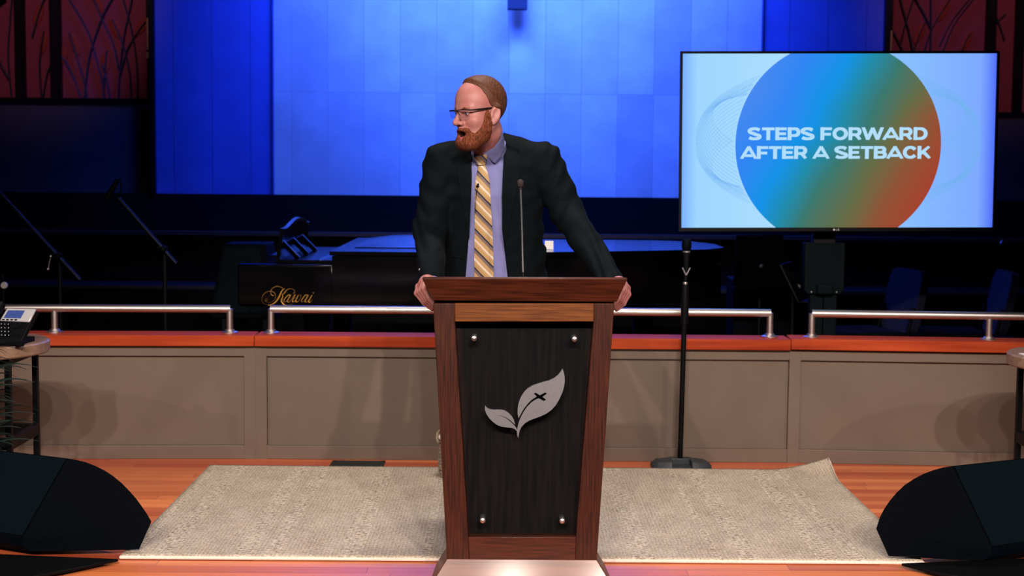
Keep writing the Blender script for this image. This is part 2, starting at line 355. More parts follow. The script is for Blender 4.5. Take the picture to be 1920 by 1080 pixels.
# ================================================================ SETTING
struct('floor', MB().box((0, 5.70, -.05), (9, 2.8, .1)), MT['floor'])
struct('floor_back', MB().box((0, 10.1, -.05), (11, 6.0, .1)), MT['carpet'])
HW = [(-3.4, 6.925), (-1.22, 7.02), (1.405, 7.02), (3.4, 6.90)]        # plan of the low stage wall
segs = list(zip(HW, HW[1:]))
sides = ['front_left', 'front', 'front_right']
CAPZ0, CAPZ1 = .564, .617
def frame_of(a, b):
    a, b = Vector((*a, 0)), Vector((*b, 0)); d = (b-a); L = d.length; d.normalize()
    n = Vector((d.y, -d.x, 0))                                          # towards the camera
    return a, d, n, L
for (a, b), s in zip(segs, sides):
    A, d, n, L = frame_of(a, b); rot = Matrix((d, -n, Vector((0, 0, 1)))).transposed()
    def bx(mb, u0, u1, z0, z1, t0, t1):
        mb.box(A + d*(u0+u1)/2 + n*(t0+t1)/2 + Vector((0, 0, (z0+z1)/2)), (u1-u0, t1-t0, z1-z0), rot); return mb
    mb = MB(); bx(mb, 0, L, 0, CAPZ0, -.13, -.024)                      # core, its front is the recessed panel
    bx(mb, 0, L, CAPZ0-.052, CAPZ0-.004, -.03, 0)                       # top rail
    e0, e1 = (0, .055) if s != 'front_left' else (0, .001), (L-.055, L) if s == 'front_left' else (L-.001, L)
    for u0, u1 in (e0, e1): bx(mb, u0, u1, .0, CAPZ0-.004, -.03, .002)  # stiles at the joints
    wl = struct('wall_'+s, mb, MT['taupe'], bevel=.0015)
    mb = MB(); bx(mb, 0, L, .0, .068, -.03, .0); struct('baseboard_'+s, mb, MT['taupe'], bevel=.0025)
    mb = MB(); dz = .004 if s == 'front_right' else 0
    bx(mb, .0015, L-.0015, CAPZ0+dz, CAPZ1+dz, -.15, .036); struct('trim_%d' % (sides.index(s)+1), mb, MT['cap'], bevel=.004)

# steps of the choir platform, dark wood, ledge light painted as paler strips
def riser(name, y0, y1, z, m): return struct(name, MB().box((0, (y0+y1)/2, z/2), (12, y1-y0, z)), m)
riser('trim_4', 12.2, 12.62, .42, MT['riser'])
struct('trim_5', MB().box((0, 12.19, .405), (12, .05, .03)), MT['riser_edge'])
riser('trim_6', 12.62, 13.0, .84, MT['riser'])
struct('trim_7', MB().box((0, 12.61, .845), (12, .07, .035)), MT['riser_edge'])
struct('trim_8', MB().box((0, 13.04, .59), (12, .10, 1.18)), MT['riser'])
# back wall: bright tiled centre, boarded wings, dark side walls
struct('wall_back', MB().box((.10, 13.12, 3.6), (4.36, .20, 4.84)), MT['stone'])
struct('wall_back_left', MB().box((-2.62, 13.14, 3.6), (1.09, .20, 4.84)), MT['side_wall'])
struct('wall_back_right', MB().box((2.84, 13.14, 3.6), (1.13, .20, 4.84)), MT['side_wall'])
struct('trim_9', MB().box((-2.088, 13.10, 3.6), (.012, .166, 4.84)), MT['side_wall'])
struct('trim_10', MB().box((2.288, 13.10, 3.6), (.012, .166, 4.84)), MT['side_wall'])
struct('wall_left', MB().box((-4.60, 13.16, .98+.59), (2.90, .20, .78)), MT['navy_wall'])
struct('wall_right', MB().box((4.86, 13.16, .98+.59), (2.92, .20, .78)), MT['navy_wall'])
struct('trim_11', MB().box((-3.168, 13.03, 3.6), (.045, .10, 4.84)), MT['black'])
struct('trim_12', MB().box((3.405, 13.03, 3.6), (.045, .10, 4.84)), MT['black'])

# decorative wheat panels high on both side walls
def wheat_panel(x0, x1, z0, label, stalks, heads, mull, flip):
    Y = 13.10
    t = thing('wheat_panel', label, 'panel', ((x0+x1)/2, Y, z0), 0, 'wheat panels on the side walls')
    hw = (x1-x0)/2; H = 2.4
    obj('backing', MB().box((0, .06, H/2), (2*hw, .04, H)), MT['red_panel'], t)
    fr = MB(); fr.box((0, 0, .02), (2*hw, .10, .05))
    for s in (-1, 1): fr.box((s*hw, 0, H/2), (.05, .10, H))
    obj('frame', fr, MT['black'], t, bevel=.004)
    for mx, wd in mull: obj('mullion', MB().box((mx-(x0+x1)/2, .0, H/2), (wd, .09, H)), MT['black'], t, bevel=.004)
    obj('diagonal_brace', MB().tube([(-hw*flip, -.06, .62), (-hw*.45*flip, -.06, .98)], .05, 8), MT['black'], t)
    st = MB(); o_ = origin(t); YS = 13.118
    def tw(q): v = W(q[0], q[1], YS); return Vector((v.x-o_.x, YS-o_.y, v.z-o_.z))
    for pl in stalks:
        pts = [tw(q) for q in pl]
        if pl[-1][1] <= 0: pts.append(pts[-1]+(pts[-1]-pts[-2]).normalized()*.5)         # stalks that run on above the frame
        P = []
        for i in range(len(pts)-1):
            p0, p1, p2, p3 = pts[max(i-1, 0)], pts[i], pts[i+1], pts[min(i+2, len(pts)-1)]
            for k in range(5):
                u = k/5; P.append(.5*((2*p1)+(p2-p0)*u+(2*p0-5*p1+4*p2-p3)*u*u+(3*p1-p0-3*p2+p3)*u**3))
        P.append(pts[-1]); P = [p for p in P if abs(p.x) < hw-.03]
        if len(P) > 3: st.tube(P, .0095, 6, .5)
    for (x, y, an) in heads:
        c = tw((x, y)); q = Matrix.Rotation(math.radians(an), 3, 'Y')
        if abs(c.x) < hw-.05: obj('seed_head', MB().ball(c+Vector((0, .016, 0)), (.040, .008, .105), 16, q), MT['seed'], t)
    obj('stalks', st, MT['stalk'], t)
    br = MB().box((hw+.0 if flip > 0 else -hw, -.055, .62), (.035, .02, .28)).box((hw if flip > 0 else -hw, -.055, .43), (.045, .02, .05)); obj('brass_latch', br, MT['brass'], t)
    return t
STL = [[(163, 186), (157, 150), (140, 95), (130, 62)], [(152, 186), (140, 150), (122, 115), (112, 104)], [(195, 186), (192, 155), (180, 110), (165, 60), (140, 15), (128, -5)], [(158, 186), (165, 120), (178, 70), (195, 25), (212, -5)], [(193, 186), (195, 150), (200, 95)], [(222, 186), (224, 140), (232, 70), (245, 10), (247, -4)], [(225, 140), (240, 90), (262, 55), (282, 30)], [(222, 130), (213, 85), (195, 45), (178, 5), (174, -6)], [(246, 186), (243, 140), (235, 100), (225, 70), (210, 36)], [(258, 186), (256, 120), (245, 50), (232, 5), (229, -6)], [(206, 186), (198, 145), (190, 120)],
       [(22, 186), (15, 100), (22, 0)], [(42, 186), (42, 110), (36, 60)], [(78, 186), (74, 120), (82, 58)], [(80, 186), (88, 140), (97, 118)], [(60, 70), (70, 35), (80, 5), (84, -5)], [(18, 150), (0, 118), (-20, 60)]]
HDL = [(139, 83, -20), (114, 110, 25), (197, 117, 4), (266, 48, 35), (183, 4, -25), (215, 52, -22), (37, 66, -15), (80, 78, 6), (71, 28, 20), (290, 60, 0)]
STR = [[(1694, 98), (1680, 68), (1662, 42)], [(1712, 98), (1705, 60), (1688, -3)], [(1713, 98), (1724, 66), (1737, 38)], [(1733, 98), (1750, 50), (1782, -3)], [(1690, 80), (1700, 40), (1714, -3)], [(1745, 50), (1735, 30), (1717, -3)], [(1768, 98), (1790, 45), (1826, -3)], [(1763, 85), (1785, 40), (1819, -3)], [(1803, 98), (1810, 80), (1820, 62)], [(1745, 98), (1746, 50), (1746, -3)], [(1862, 98), (1858, 72)], [(1884, 75), (1870, 35), (1857, 18)], [(1852, 65), (1870, 42), (1886, 26)]]
HDR = [(1675, 60, -35), (1725, 62, 25), (1770, 20, 28), (1812, 78, 28), (1862, 80, -10), (1861, 25, -25)]
wheat_panel(-5.0, -3.20, 1.985, 'maroon panel with dark wheat stalks and rust seed heads at upper left', STL, HDL, [(-4.37, .08), (-4.05, .09)], 1)
wheat_panel(3.44, 5.2, 1.93, 'maroon panel with dark wheat stalks above and behind the screen at upper right', STR, HDR, [(4.36, .08), (4.62, .07)], -1)

# hanging cross whose foot shows at the top edge
p = W(970, 18, 12.9)
t = thing('wall_cross', 'foot of a cross hanging on the blue tiled wall at top centre', 'cross', (p.x, 12.93, p.z))
obj('upright', MB().box((0, 0, 1.0), (.175, .09, 2.0)), MT['navy_wall'], t, bevel=.006)
obj('crossbar', MB().box((0, 0, 1.42), (1.1, .08, .175)), MT['navy_wall'], t, bevel=.006)

# ================================================================ ON THE STAGE
def handrail(label, pts, posts, ends):
    base = Vector((pts[0][0], pts[0][1], CAPZ1+.002)); t = thing('handrail', label, 'railing', base, 0, 'steel handrails on the low stage wall')
    Z = W(640, 580.5, 7.095).z
    obj('rail', MB().tube([Vector((x, y, Z)) for x, y in pts], .0195, 16), MT['steel'], t, world=True)
    for x, y in posts:
        po = obj('post', MB().tube([(x, y, CAPZ1+.006), (x, y, Z)], .0165, 14), MT['steel'], t, world=True)
        obj('flange', MB().lathe([(.0, CAPZ1+.001), (.042, CAPZ1+.001), (.042, CAPZ1+.006), (.026, CAPZ1+.010), (.022, CAPZ1+.018), (0, CAPZ1+.018)], (x, y, 0), 24), MT['steel'], po, world=True)
    return t
def hw_y(x, off=.075):
    for (a, b) in segs:
        if a[0] <= x <= b[0]: return a[1]+(b[1]-a[1])*(x-a[0])/(b[0]-a[0])+off
    return 6.95
def hr(label, px0, px1, pposts):
    xs = [W(q, 600, 7.09).x for q in (px0, px1)]
    handrail(label, [(x, hw_y(x)) for x in xs], [(W(q, 600, 7.09).x, hw_y(W(q, 600, 7.09).x)) for q in pposts], None)
hr('steel handrail left of the piano lettering, beside the phone table', -120, 432, (107, 431))
hr('long steel handrail running behind the lectern', 507, 1445, (508, 970, 1444))
hr('steel handrail at right below the television', 1522, 2080, (1522, 1848))

# rug with one curled corner
RX0, RX1, RY0, RY1 = -1.40, 1.55, 5.19, 6.79
def rug_z(x, y):
    u = max(0, 1-math.hypot((RX1-x), (RY1-y))/.26)
    return .009 + .055*u**1.6
t = thing('rug', 'beige woven rug with ribbed stripes and a curled back corner', 'rug', (.075, 6.0, 0))
nx, ny = 120, 66
rows = [[Vector((RX0+(RX1-RX0)*i/nx, RY0+(RY1-RY0)*j/ny, 0)) for i in range(nx+1)] for j in range(ny+1)]
for r in rows:
    for v in r:
        u = max(0, 1-math.hypot((RX1-v.x), (RY1-v.y))/.26); v.z = rug_z(v.x, v.y); v.y += .03*u; v.x += .012*u
        if v.y > 6.7: v.y += .006*math.sin(v.x*3)
mb = MB().grid(rows); ro = obj('pile', mb, MT['rug'], t, world=True)
so = ro.modifiers.new('thick', 'SOLIDIFY'); so.thickness = .008; so.offset = -1
edge = rows[0] + [r[-1] for r in rows[1:]] + rows[-1][-2::-1] + [r[0] for r in rows[-2:0:-1]]
mb = MB(); ring = [Vector(v)+Vector((0, 0, -.001)) for v in edge]
mb.tube(ring+[ring[0]], .0065, 8); obj('binding', mb, MT['rug_edge'], t, world=True)

# floor vent
t = thing('floor_vent', 'dark grille vent set in the floor behind the rug', 'vent', (-.707, 6.89, 0))
mb = MB(); hx, hy = .13, .084
mb.box((0, hy-.008, .003), (2*hx, .016, .006)).box((0, -hy+.008, .003), (2*hx, .016, .006)).box((hx-.008, 0, .003), (.016, 2*hy, .006)).box((-hx+.008, 0, .003), (.016, 2*hy, .006))
obj('frame', mb, MT['vent'], t, bevel=.001)
mb = MB()
for k in range(14): mb.box((0, -hy+.018+k*.0112, .002), (2*hx-.03, .005, .004))
mb.box((0, 0, .0005), (2*hx-.02, 2*hy-.02, .001)); obj('grille', mb, MT['vent'], t)

# ---------------------------------------------------------------- floor monitors
def monitor(prof_px, Y, ext, blen, label, plate, mirror):
    P0 = [W(x, y, Y) for x, y in prof_px]
    zmin = min(p.z for p in P0); P0 = [Vector((p.x, p.y+.10*(p.x-P0[0].x)*mirror, max(0, p.z-zmin)+.022)) for p in P0]
    c = P0[-1]; t = thing('stage_monitor', label, 'speaker', (c.x, c.y, .0), 0, 'floor monitor speakers')
    E = Vector(ext)*blen
    obj('cabinet', MB().prism(P0, E), MT['speaker'], t, world=True, bevel=.006, smooth=25)
    # slanted back panel, slightly paler, between the crest edge and the low edge
    a, b = P0[0], P0[-1]; n = (b-a).cross(E).normalized()
    if n.y > 0: n = -n
    e = E.normalized(); d = (b-a)
    q = [a+d*.012+e*.006, a+d*.985+e*.006, a+d*.985+E-e*.006, a+d*.012+E-e*.006]
    obj('rear_face', MB().prism([v+n*.002 for v in q], n*.003), MT['speaker_face'], t, world=True, bevel=.001)
    top = P0[1]
    obj('base_plate', MB().prism([Vector((*v, .012)) for v in plate], (0, 0, .01)), MT['plastic'], t, world=True, bevel=.002)
    return t
arcL = [(128, 877), (144, 880), (160, 884.5), (178, 892), (195, 901), (211, 912), (226, 925), (240, 940), (252, 954), (262, 968), (272, 983), (281, 999), (258, 1051), (60, 1050), (47, 1040), (47, 1022)]
monitor(arcL, 5.22, (-.905, .425, 0), .62, 'black wedge floor monitor at lower left, beside the rug and under the phone table', [tuple(FL(*q)[:2]) for q in ((-90, 1046), (222, 1059), (130, 1079), (-90, 1120))], 1)
arcR = [(1785, 891), (1768, 894), (1750, 899.5), (1732, 907), (1714, 917), (1697, 929), (1682, 944), (1670, 959), (1660, 974), (1652, 990), (1645, 1012), (1668, 1063), (1840, 1068), (1853, 1060), (1855, 1042)]
monitor(arcR, 5.18, (.90, .43, 0), .62, 'black wedge floor monitor at lower right, beside the curled side of the rug', [tuple(FL(*q)[:2]) for q in ((1690, 1067), (2050, 1052), (2050, 1130), (1760, 1086))], -1)

# ---------------------------------------------------------------- round side tables
def side_table(cx, cy, ztop, r, label, cat='table'):
    t = thing('side_table', label, cat, (cx, cy, 0), 0, 'round side tables at both edges of the stage')
    th = .05
    obj('table_top', MB().lathe([(0, ztop-th), (r-.006, ztop-th), (r, ztop-th+.006), (r, ztop-.006), (r-.006, ztop), (0, ztop)], (0, 0, 0), 64), MT['table_wood'], t, bevel=0)
    for sx in (-1, 1):
        for sy in (-1, 1): obj('leg', MB().box((sx*.195, sy*.17, (ztop-th)/2), (.024, .024, ztop-th)), MT['black'], t, bevel=.002)
    lo = MB(); up = MB()
    for z, m in ((.30, lo), (ztop-th-.015, up)):
        for sy in (-1, 1): m.box((0, sy*.17, z), (.39, .022, .05 if z < .4 else .028))
        for sx in (-1, 1): m.box((sx*.195, 0, z), (.022, .34, .05 if z < .4 else .028))
    obj('lower_stretcher', lo, MT['black'], t, bevel=.002); obj('upper_frame', up, MT['black'], t, bevel=.002)
    return t
TZ = .705
lx = W(93, 650, 6).x - .312
side_table(lx, 6.0, TZ, .30, 'round pale wood table on black legs at left, holding the desk phone')
rx = W(1895, 668, 6).x + .30
side_table(rx, 6.0, .682, .30, 'round pale wood table cut off by the right edge of the frame')
tag(obj('paper_sheet', MB().box((0, 0, .0015), (.12, .16, .003)), MT['white'], loc=(W(1924, 655, 5.95).x+.05, 5.93, .682)), 'white paper lying on the round table at the right edge', 'paper')

# desk phone
px = W(22, 615, 5.92).x
t = thing('desk_phone', 'black desk phone with silver screen surround on the left table', 'phone', (px, 5.90, TZ), math.radians(-6))
sl = math.radians(55); S = Matrix.Rotation(sl, 3, 'X')
def ph(u, v, n): return Vector((0, -.07, .03)) + S @ Vector((.112-(.112-u)*.80, v, n))      # phone face: u right, v up the slope, n out
def phbox(mb, u, v, su, sv, n=.004, h=.006): mb.box(ph(u, v, n), (su*.8, sv, h), S); return mb
tilt = .10                                                                     # face runs wider at right like a parallelogram
mb = MB().hull([ph(-.125, -.01, 0), ph(.075, -.01, 0), ph(.112, .135, 0), ph(-.10, .135, 0), ph(-.125, -.01, -.02), ph(.075, -.01, -.02), ph(.112, .135, -.03), ph(-.10, .135, -.03)])
bo = obj('body', mb, MT['plastic'], t, bevel=.004)
fo = MB().prism([Vector((-.09, -.03, .0)), Vector((.06, -.03, 0)), Vector((.06, .10, 0)), Vector((-.09, .10, 0))], (0, 0, .02))
fo.prism([Vector((-.05, .02, .01)), Vector((.05, .02, .01)), Vector((.05, .06, .10)), Vector((-.05, .06, .10))], (0, .015, 0)); obj('foot', fo, MT['plastic'], t)
mb = MB().hull([ph(-.063, .078, .001), ph(.094, .075, .001), ph(.112, .136, .001), ph(-.042, .136, .001), ph(-.063, .078, .008), ph(.094, .075, .008), ph(.112, .136, .008), ph(-.042, .136, .008)])
su = obj('screen_surround', mb, MT['silver'], t, bevel=.003)
mb = MB().prism([ph(-.046, .090, .0085), ph(.044, .090, .0085), ph(.056, .126, .0085), ph(-.033, .126, .0085)], S @ Vector((0, 0, .0015))); obj('screen', mb, emit('phone_lcd', (74, 92, 158), .8), su)
mb = MB()
for k in range(4): phbox(mb, -.045+.022*k, .082, .013, .005, .009, .003)
obj('soft_key', mb, MT['plastic'], su)
for r in range(4):
    for c_ in range(3):
        k = obj('key', phbox(MB(), -.052+.019*c_+.006*(3-r), .012+.017*r, .014, .011, .003, .006), MT['black'], t, bevel=.001)
        obj('key_print', phbox(MB(), -.052+.019*c_+.006*(3-r), .012+.017*r, .004, .004, .0062, .0008), MT['keys'], k)
for u, v in ((.028, .018), (.05, .018), (.038, .05), (.055, .055), (.022, .048)): obj('button', phbox(MB(), u, v, .014, .008, .003, .006), MT['black'], t, bevel=.001)
for k in range(3): obj('line_light', phbox(MB(), -.078+.004*k, .03+.018*k, .010, .006, .003, .004), MT['steel_dull'], t)
hs = MB().tube([ph(-.098, -.0, .02), ph(-.094, .03, .036), ph(-.088, .085, .036), ph(-.082, .125, .022), ph(-.078, .15, .016)], [.023, .020, .019, .024, .022], 14); obj('handset', hs, MT['plastic'], t)
co = MB(); pts = []
for k in range(240):
    u = k/239; cx_ = -.09+.20*u if u < .8 else .07; path = Vector((-.09+.19*u, -.10-.02*math.sin(u*math.pi), .014+.004*math.sin(3*u)))
    a = u*2*math.pi*34; pts.append(path+Vector((0, math.cos(a)*.009, math.sin(a)*.009)))
obj('coiled_cord', co.tube(pts, .0034, 6), MT['plastic'], t)

# spiky plant in front of the left table
pp = W(-55, 860, 5.6)
t = thing('potted_plant', 'spiky dark green plant peeking in at the left edge', 'plant', (pp.x-.03, 5.69, 0))
obj('pot', MB().lathe([(0, 0), (.08, 0), (.10, .24), (.107, .26), (.095, .26), (.09, .22), (0, .22)], (0, 0, 0), 28), MT['pot'], t)
mb = MB(); rnd = random.Random(3)
for k in range(85):
    a = rnd.uniform(-.9, 1.4) if k % 3 else rnd.uniform(0, 6.28); L = rnd.uniform(.16, .30); up = rnd.uniform(.10, .42)
    d = Vector((math.cos(a), -abs(math.sin(a))*.5 if k % 2 else math.sin(a)*.4, 0)); h0 = .22+rnd.uniform(0, .38)
    pts = [Vector((0, 0, h0)) + d*(L*u) + Vector((0, 0, up*(u-.72*u*u)*.9)) for u in [i/7 for i in range(8)]]
    mb.tube(pts, [.0045, .005, .005, .0045, .004, .003, .002, .0006], 5, .35)
mb.tube([(0, 0, .2), (.01, 0, .36), (0, 0, .5)], [.018, .014, .006], 8)
obj('foliage', mb, MT['leaf'], t)

# ---------------------------------------------------------------- microphone stand on the stage
b = FL(1275, 874); top = W(1283, 462, b.y)
t = thing('microphone_stand', 'black straight microphone stand on a cast base right of the lectern', 'stand', (b.x, b.y-.03, 0))
mb = MB()
for s in (-1, 1):
    mb.hull([Vector((s*.045, y, z)) for y, z in ((-.075, .004), (.075, .004), (.06, .040), (-.06, .040))] + [Vector((s*.115, y, z)) for y, z in ((-.075, .004), (.075, .004), (.05, .034), (-.05, .034))] + [Vector((s*.145, y, z)) for y, z in ((-.045, .004), (.045, .004), (.03, .018), (-.03, .018))])
mb.box((0, .045, .022), (.10, .05, .036)).box((0, -.01, .008), (.10, .12, .010))
obj('base', mb, MT['cast_iron'], t, bevel=.006)
obj('pole', MB().tube([(0, .035, .03), (.008, .03, .73)], .0125, 14), MT['black'], t)
obj('grip', MB().lathe([(0, .70), (.0185, .70), (.0195, .80), (.0175, .865), (.015, .89), (0, .89)], (.009, .03, 0), 20), MT['plastic'], t)
obj('collar', MB().lathe([(0, .885), (.0125, .885), (.0135, .893), (.0125, .901), (0, .901)], (.0095, .03, 0), 20), MT['steel'], t, label='chrome collar')
obj('upper_tube', MB().tube([(.0095, .03, .895), (.0105, .03, .945)], .010, 12), MT['black'], t)
cl = MB(); 
for s in (-1, 1): cl.tube([(.0105, .012, .935), (.0105+s*.008, .012, .95), (.0105+s*.019, .012, .972)], [.004, .0035, .003], 8)
obj('mic_clip', cl, MT['steel_dull'], t)
mc = thing('handheld_microphone', 'black handheld microphone upright in the stand right of the lectern', 'microphone', (b.x+.012, b.y-.0, .94))
obj('handle', MB().lathe([(0, 0), (.011, 0), (.0135, .06), (.0175, .098), (.0175, .105), (0, .105)], (0, .0, .0), 20), MT['plastic'], mc)
obj('band', MB().lathe([(.0135, .105), (.0185, .105), (.0185, .112), (.0135, .112)], (0, 0, 0), 20), MT['steel_dull'], mc)
obj('grille', MB().lathe([(0, .110), (.0175, .110), (.0235, .128), (.024, .148), (.0195, .163), (.008, .168), (0, .168)], (0, 0, 0), 20), MT['speaker'], mc)

# jute basket half hidden behind the lectern
t = thing('woven_basket', 'jute rope basket mostly hidden behind the left side of the lectern', 'basket', (-.306+.105, 6.60, .0125))
mb = MB()
for k in range(11): 
    z = .010+.0155*k; r = .088+.006*math.sin(k*.35)
    ring = [Vector((r*math.cos(a), r*math.sin(a), z+.002*math.sin(a*14+k))) for a in [2*math.pi*i/48 for i in range(49)]]
    mb.tube(ring, .0095, 6)
mb.lathe([(0, .002), (.086, .002), (.086, .008), (0, .008)], (0, 0, 0), 32); obj('body', mb, MT['rope'], t)
ring = [Vector((.094*math.cos(a), .094*math.sin(a), .186)) for a in [2*math.pi*i/48 for i in range(49)]]
obj('rim', MB().tube(ring, .0085, 8), MT['rug_edge'], t)
lp = MB().tube([(-.098, -.02, .16), (-.108, -.02, .185), (-.102, -.02, .21), (-.096, .02, .21), (-.103, .02, .185), (-.098, .02, .16)], .006, 8); obj('handle', lp, MT['rope'], t)

# ================================================================ LECTERN
LY = 4.87
t = LT = thing('lectern', 'dark red wood tapered lectern with a glass front and silver leaf emblem', 'lectern', (.068, 5.03, 0))
def quad(*px, Y=LY): return [W(x, y, Y) for x, y in px]
TH = Vector((0, .062, 0))
obj('stile', MB().prism(quad((812, 569), (853, 569), (853, 603), (878, 1006), (880, 1049), (838, 1049)), TH), MT['mahogany'], t, world=True, bevel=.002)
obj('stile', MB().prism(quad((1152, 569), (1113, 569), (1113, 603), (1080, 1006), (1079, 1050), (1119, 1050)), TH), MT['mahogany'], t, world=True, bevel=.002)
obj('top_rail', MB().prism(quad((853, 569), (1113, 569), (1113, 603), (853, 603)), TH), MT['walnut_h'], t, world=True, bevel=.002, label='lighter brown cross rail')
obj('bottom_rail', MB().prism(quad((878, 1007), (1080, 1007), (1079, 1050), (880, 1049)), TH), MT['mahogany_h'], t, world=True, bevel=.002)
obj('front_panel', MB().prism(quad((846, 600), (1120, 600), (1088, 1010), (870, 1010), Y=LY+.062), Vector((0, .012, 0))), MT['panel_dark'], t, world=True)
gp = obj('glass_plate', MB().prism(quad((862, 606), (1106, 607), (1078, 1003), (882, 1002), Y=LY+.012), Vector((0, .006, 0))), MT['glass'], t, world=True)
for q in ((889, 634), (1077, 635.5), (905, 975), (1054, 976)):
    c_ = W(*q, LY+.006); R = Matrix.Rotation(math.radians(90), 3, 'X')
    obj('standoff_bolt', MB().lathe([(0, -.054), (.0095, -.054), (.0105, .004), (.0085, .010), (.004, .0125), (0, .013)], c_, 20, R), MT['steel'], gp, world=True)
# body carcass behind the front frame
cor = [W(812, 569, LY), W(1152, 569, LY), W(1119, 1050, LY), W(838, 1049, LY)]
bk = [Vector((v.x+(.012 if v.x < .06 else -.012), 5.24, v.z)) for v in cor]
def panel(a, b, c_, d, th): return MB().hull([a, b, c_, d, a+th, b+th, c_+th, d+th])
f2 = [v+TH for v in cor]
obj('side_panel', panel(f2[0], f2[3], bk[0], bk[3], Vector((.018, 0, 0))), MT['mahogany'], t, world=True)
obj('side_panel', panel(f2[1], f2[2], bk[1], bk[2], Vector((-.018, 0, 0))), MT['mahogany'], t, world=True)
obj('shelf', panel(Vector((-.19, 4.95, .55)), Vector((.32, 4.95, .55)), Vector((-.18, 5.23, .55)), Vector((.31, 5.23, .55)), Vector((0, 0, .02))), MT['mahogany_h'], t, world=True)
zt, zb = 1.080, .9945
obj('neck', MB().box((.068, 5.07, .985), (.58, .30, .03)), MT['black'], t, world=True)  # gap under the moulding, its shade put into a black colour
tf = [W(793, 526, 4.83), W(1175, 527, 4.83)]; bf = [W(812, 563, 4.87), W(1156, 566, 4.87)]
sl_ = .085
hull = [tf[0], tf[1], bf[0], bf[1], Vector((tf[0].x, 5.29, tf[0].z-sl_)), Vector((tf[1].x, 5.29, tf[1].z-sl_)), Vector((bf[0].x+.01, 5.25, zb-.02)), Vector((bf[1].x-.01, 5.25, zb-.02))]
obj('flared_moulding', MB().hull(hull), MT['mahogany_h'], t, world=True, bevel=.002)
tz = W(793, 518.5, 4.83).z - tf[0].z
e0, e1 = tf[0]+Vector((-.002, -.003, 0)), tf[1]+Vector((.002, -.003, 0)); e2, e3 = Vector((e0.x, 5.30, e0.z-sl_)), Vector((e1.x, 5.30, e1.z-sl_))
obj('reading_top', MB().hull([v+Vector((0, 0, k*tz)) for v in (e0, e1, e2, e3) for k in (0, 1)]), MT['mahogany_h'], t, world=True, bevel=.005)
obj('paper_stop', MB().box((.068, 5.29, e0.z-sl_+.02), (.60, .014, .02)), MT['mahogany_h'], t, world=True)
zb0 = W(979, 1049, LY).z
pt = [Vector((-.193, 4.868, zb0)), Vector((.328, 4.868, zb0)), Vector((.318, 5.15, zb0)), Vector((-.183, 5.15, zb0))]
pb = [Vector((-.258, 4.824, 0)), Vector((.393, 4.824, 0)), Vector((.375, 5.175, 0)), Vector((-.24, 5.175, 0))]
obj('sloped_plinth', MB().hull(pt+pb), MT['plinth'], t, world=True, bevel=.003)
# leaf emblem, traced in the plane of the glass
def em(pts): return [W(890+x/7.2, 680+y/7.2, LY+.002) for x, y in pts]
big = [(1185, 80), (1203, 130), (1215, 190), (1217, 250), (1208, 320), (1185, 400), (1145, 490), (1095, 575), (1035, 640), (965, 690), (890, 725), (800, 757), (730, 785), (675, 822), (635, 865), (608, 915), (596, 965), (591, 1018), (576, 985), (570, 940), (575, 900), (584, 850), (600, 790), (625, 730), (660, 665), (705, 598), (760, 542), (812, 505), (865, 484), (935, 520), (966, 500), (916, 463), (976, 420), (952, 402), (878, 440), (826, 405), (797, 418), (838, 458), (775, 497), (715, 555), (665, 620), (628, 685), (592, 750), (580, 690), (580, 630), (588, 570), (604, 512), (630, 452), (668, 395), (718, 345), (780, 308), (850, 283), (930, 260), (1010, 237), (1080, 203), (1130, 160), (1162, 120)]
small = [(140, 580), (165, 608), (200, 627), (250, 635), (310, 634), (370, 637), (415, 650), (460, 680), (500, 722), (530, 775), (546, 838), (520, 815), (475, 772), (425, 740), (365, 718), (300, 706), (365, 724), (420, 748), (470, 785), (512, 825), (548, 862), (574, 905), (570, 925), (540, 895), (500, 880), (440, 874), (370, 866), (310, 845), (255, 808), (200, 755), (160, 695), (140, 640)]
obj('leaf_emblem', MB().prism(em(big), Vector((0, .006, 0))), MT['steel_dull'], gp, world=True, smooth=20)
obj('leaf_emblem', MB().prism(em(small), Vector((0, .006, 0))), MT['steel_dull'], gp, world=True, smooth=20)

# gooseneck microphone on the lectern
g0 = W(981, 521, 5.10); g0.z = 1.033; g1 = W(979, 440, 5.10); g2 = W(976, 352, 5.06)
t = thing('gooseneck_microphone', 'thin gooseneck microphone rising from the lectern top', 'microphone', (g0.x, g0.y, g0.z+.014))
obj('base', MB().lathe([(0, 0), (.022, 0), (.022, .006), (.008, .016), (.006, .03), (0, .03)], (0, 0, 0), 20), MT['black'], t)
obj('neck', MB().tube([g0+Vector((0, 0, .03)), g0.lerp(g1, .6), g1, g1.lerp(g2, .5)+Vector((.0005, 0, 0)), g2], .0032, 10), MT['steel_dull'], t, world=True)
d = (g2-g1).normalized(); q = d.to_track_quat('Z', 'Y').to_matrix()
obj('capsule', MB().lathe([(0, -.006), (.0045, -.006), (.005, .004), (.0095, .006), (.0115, .014), (.0105, .024), (.006, .029), (0, .030)], g2, 18, q), MT['capsule'], t, world=True)

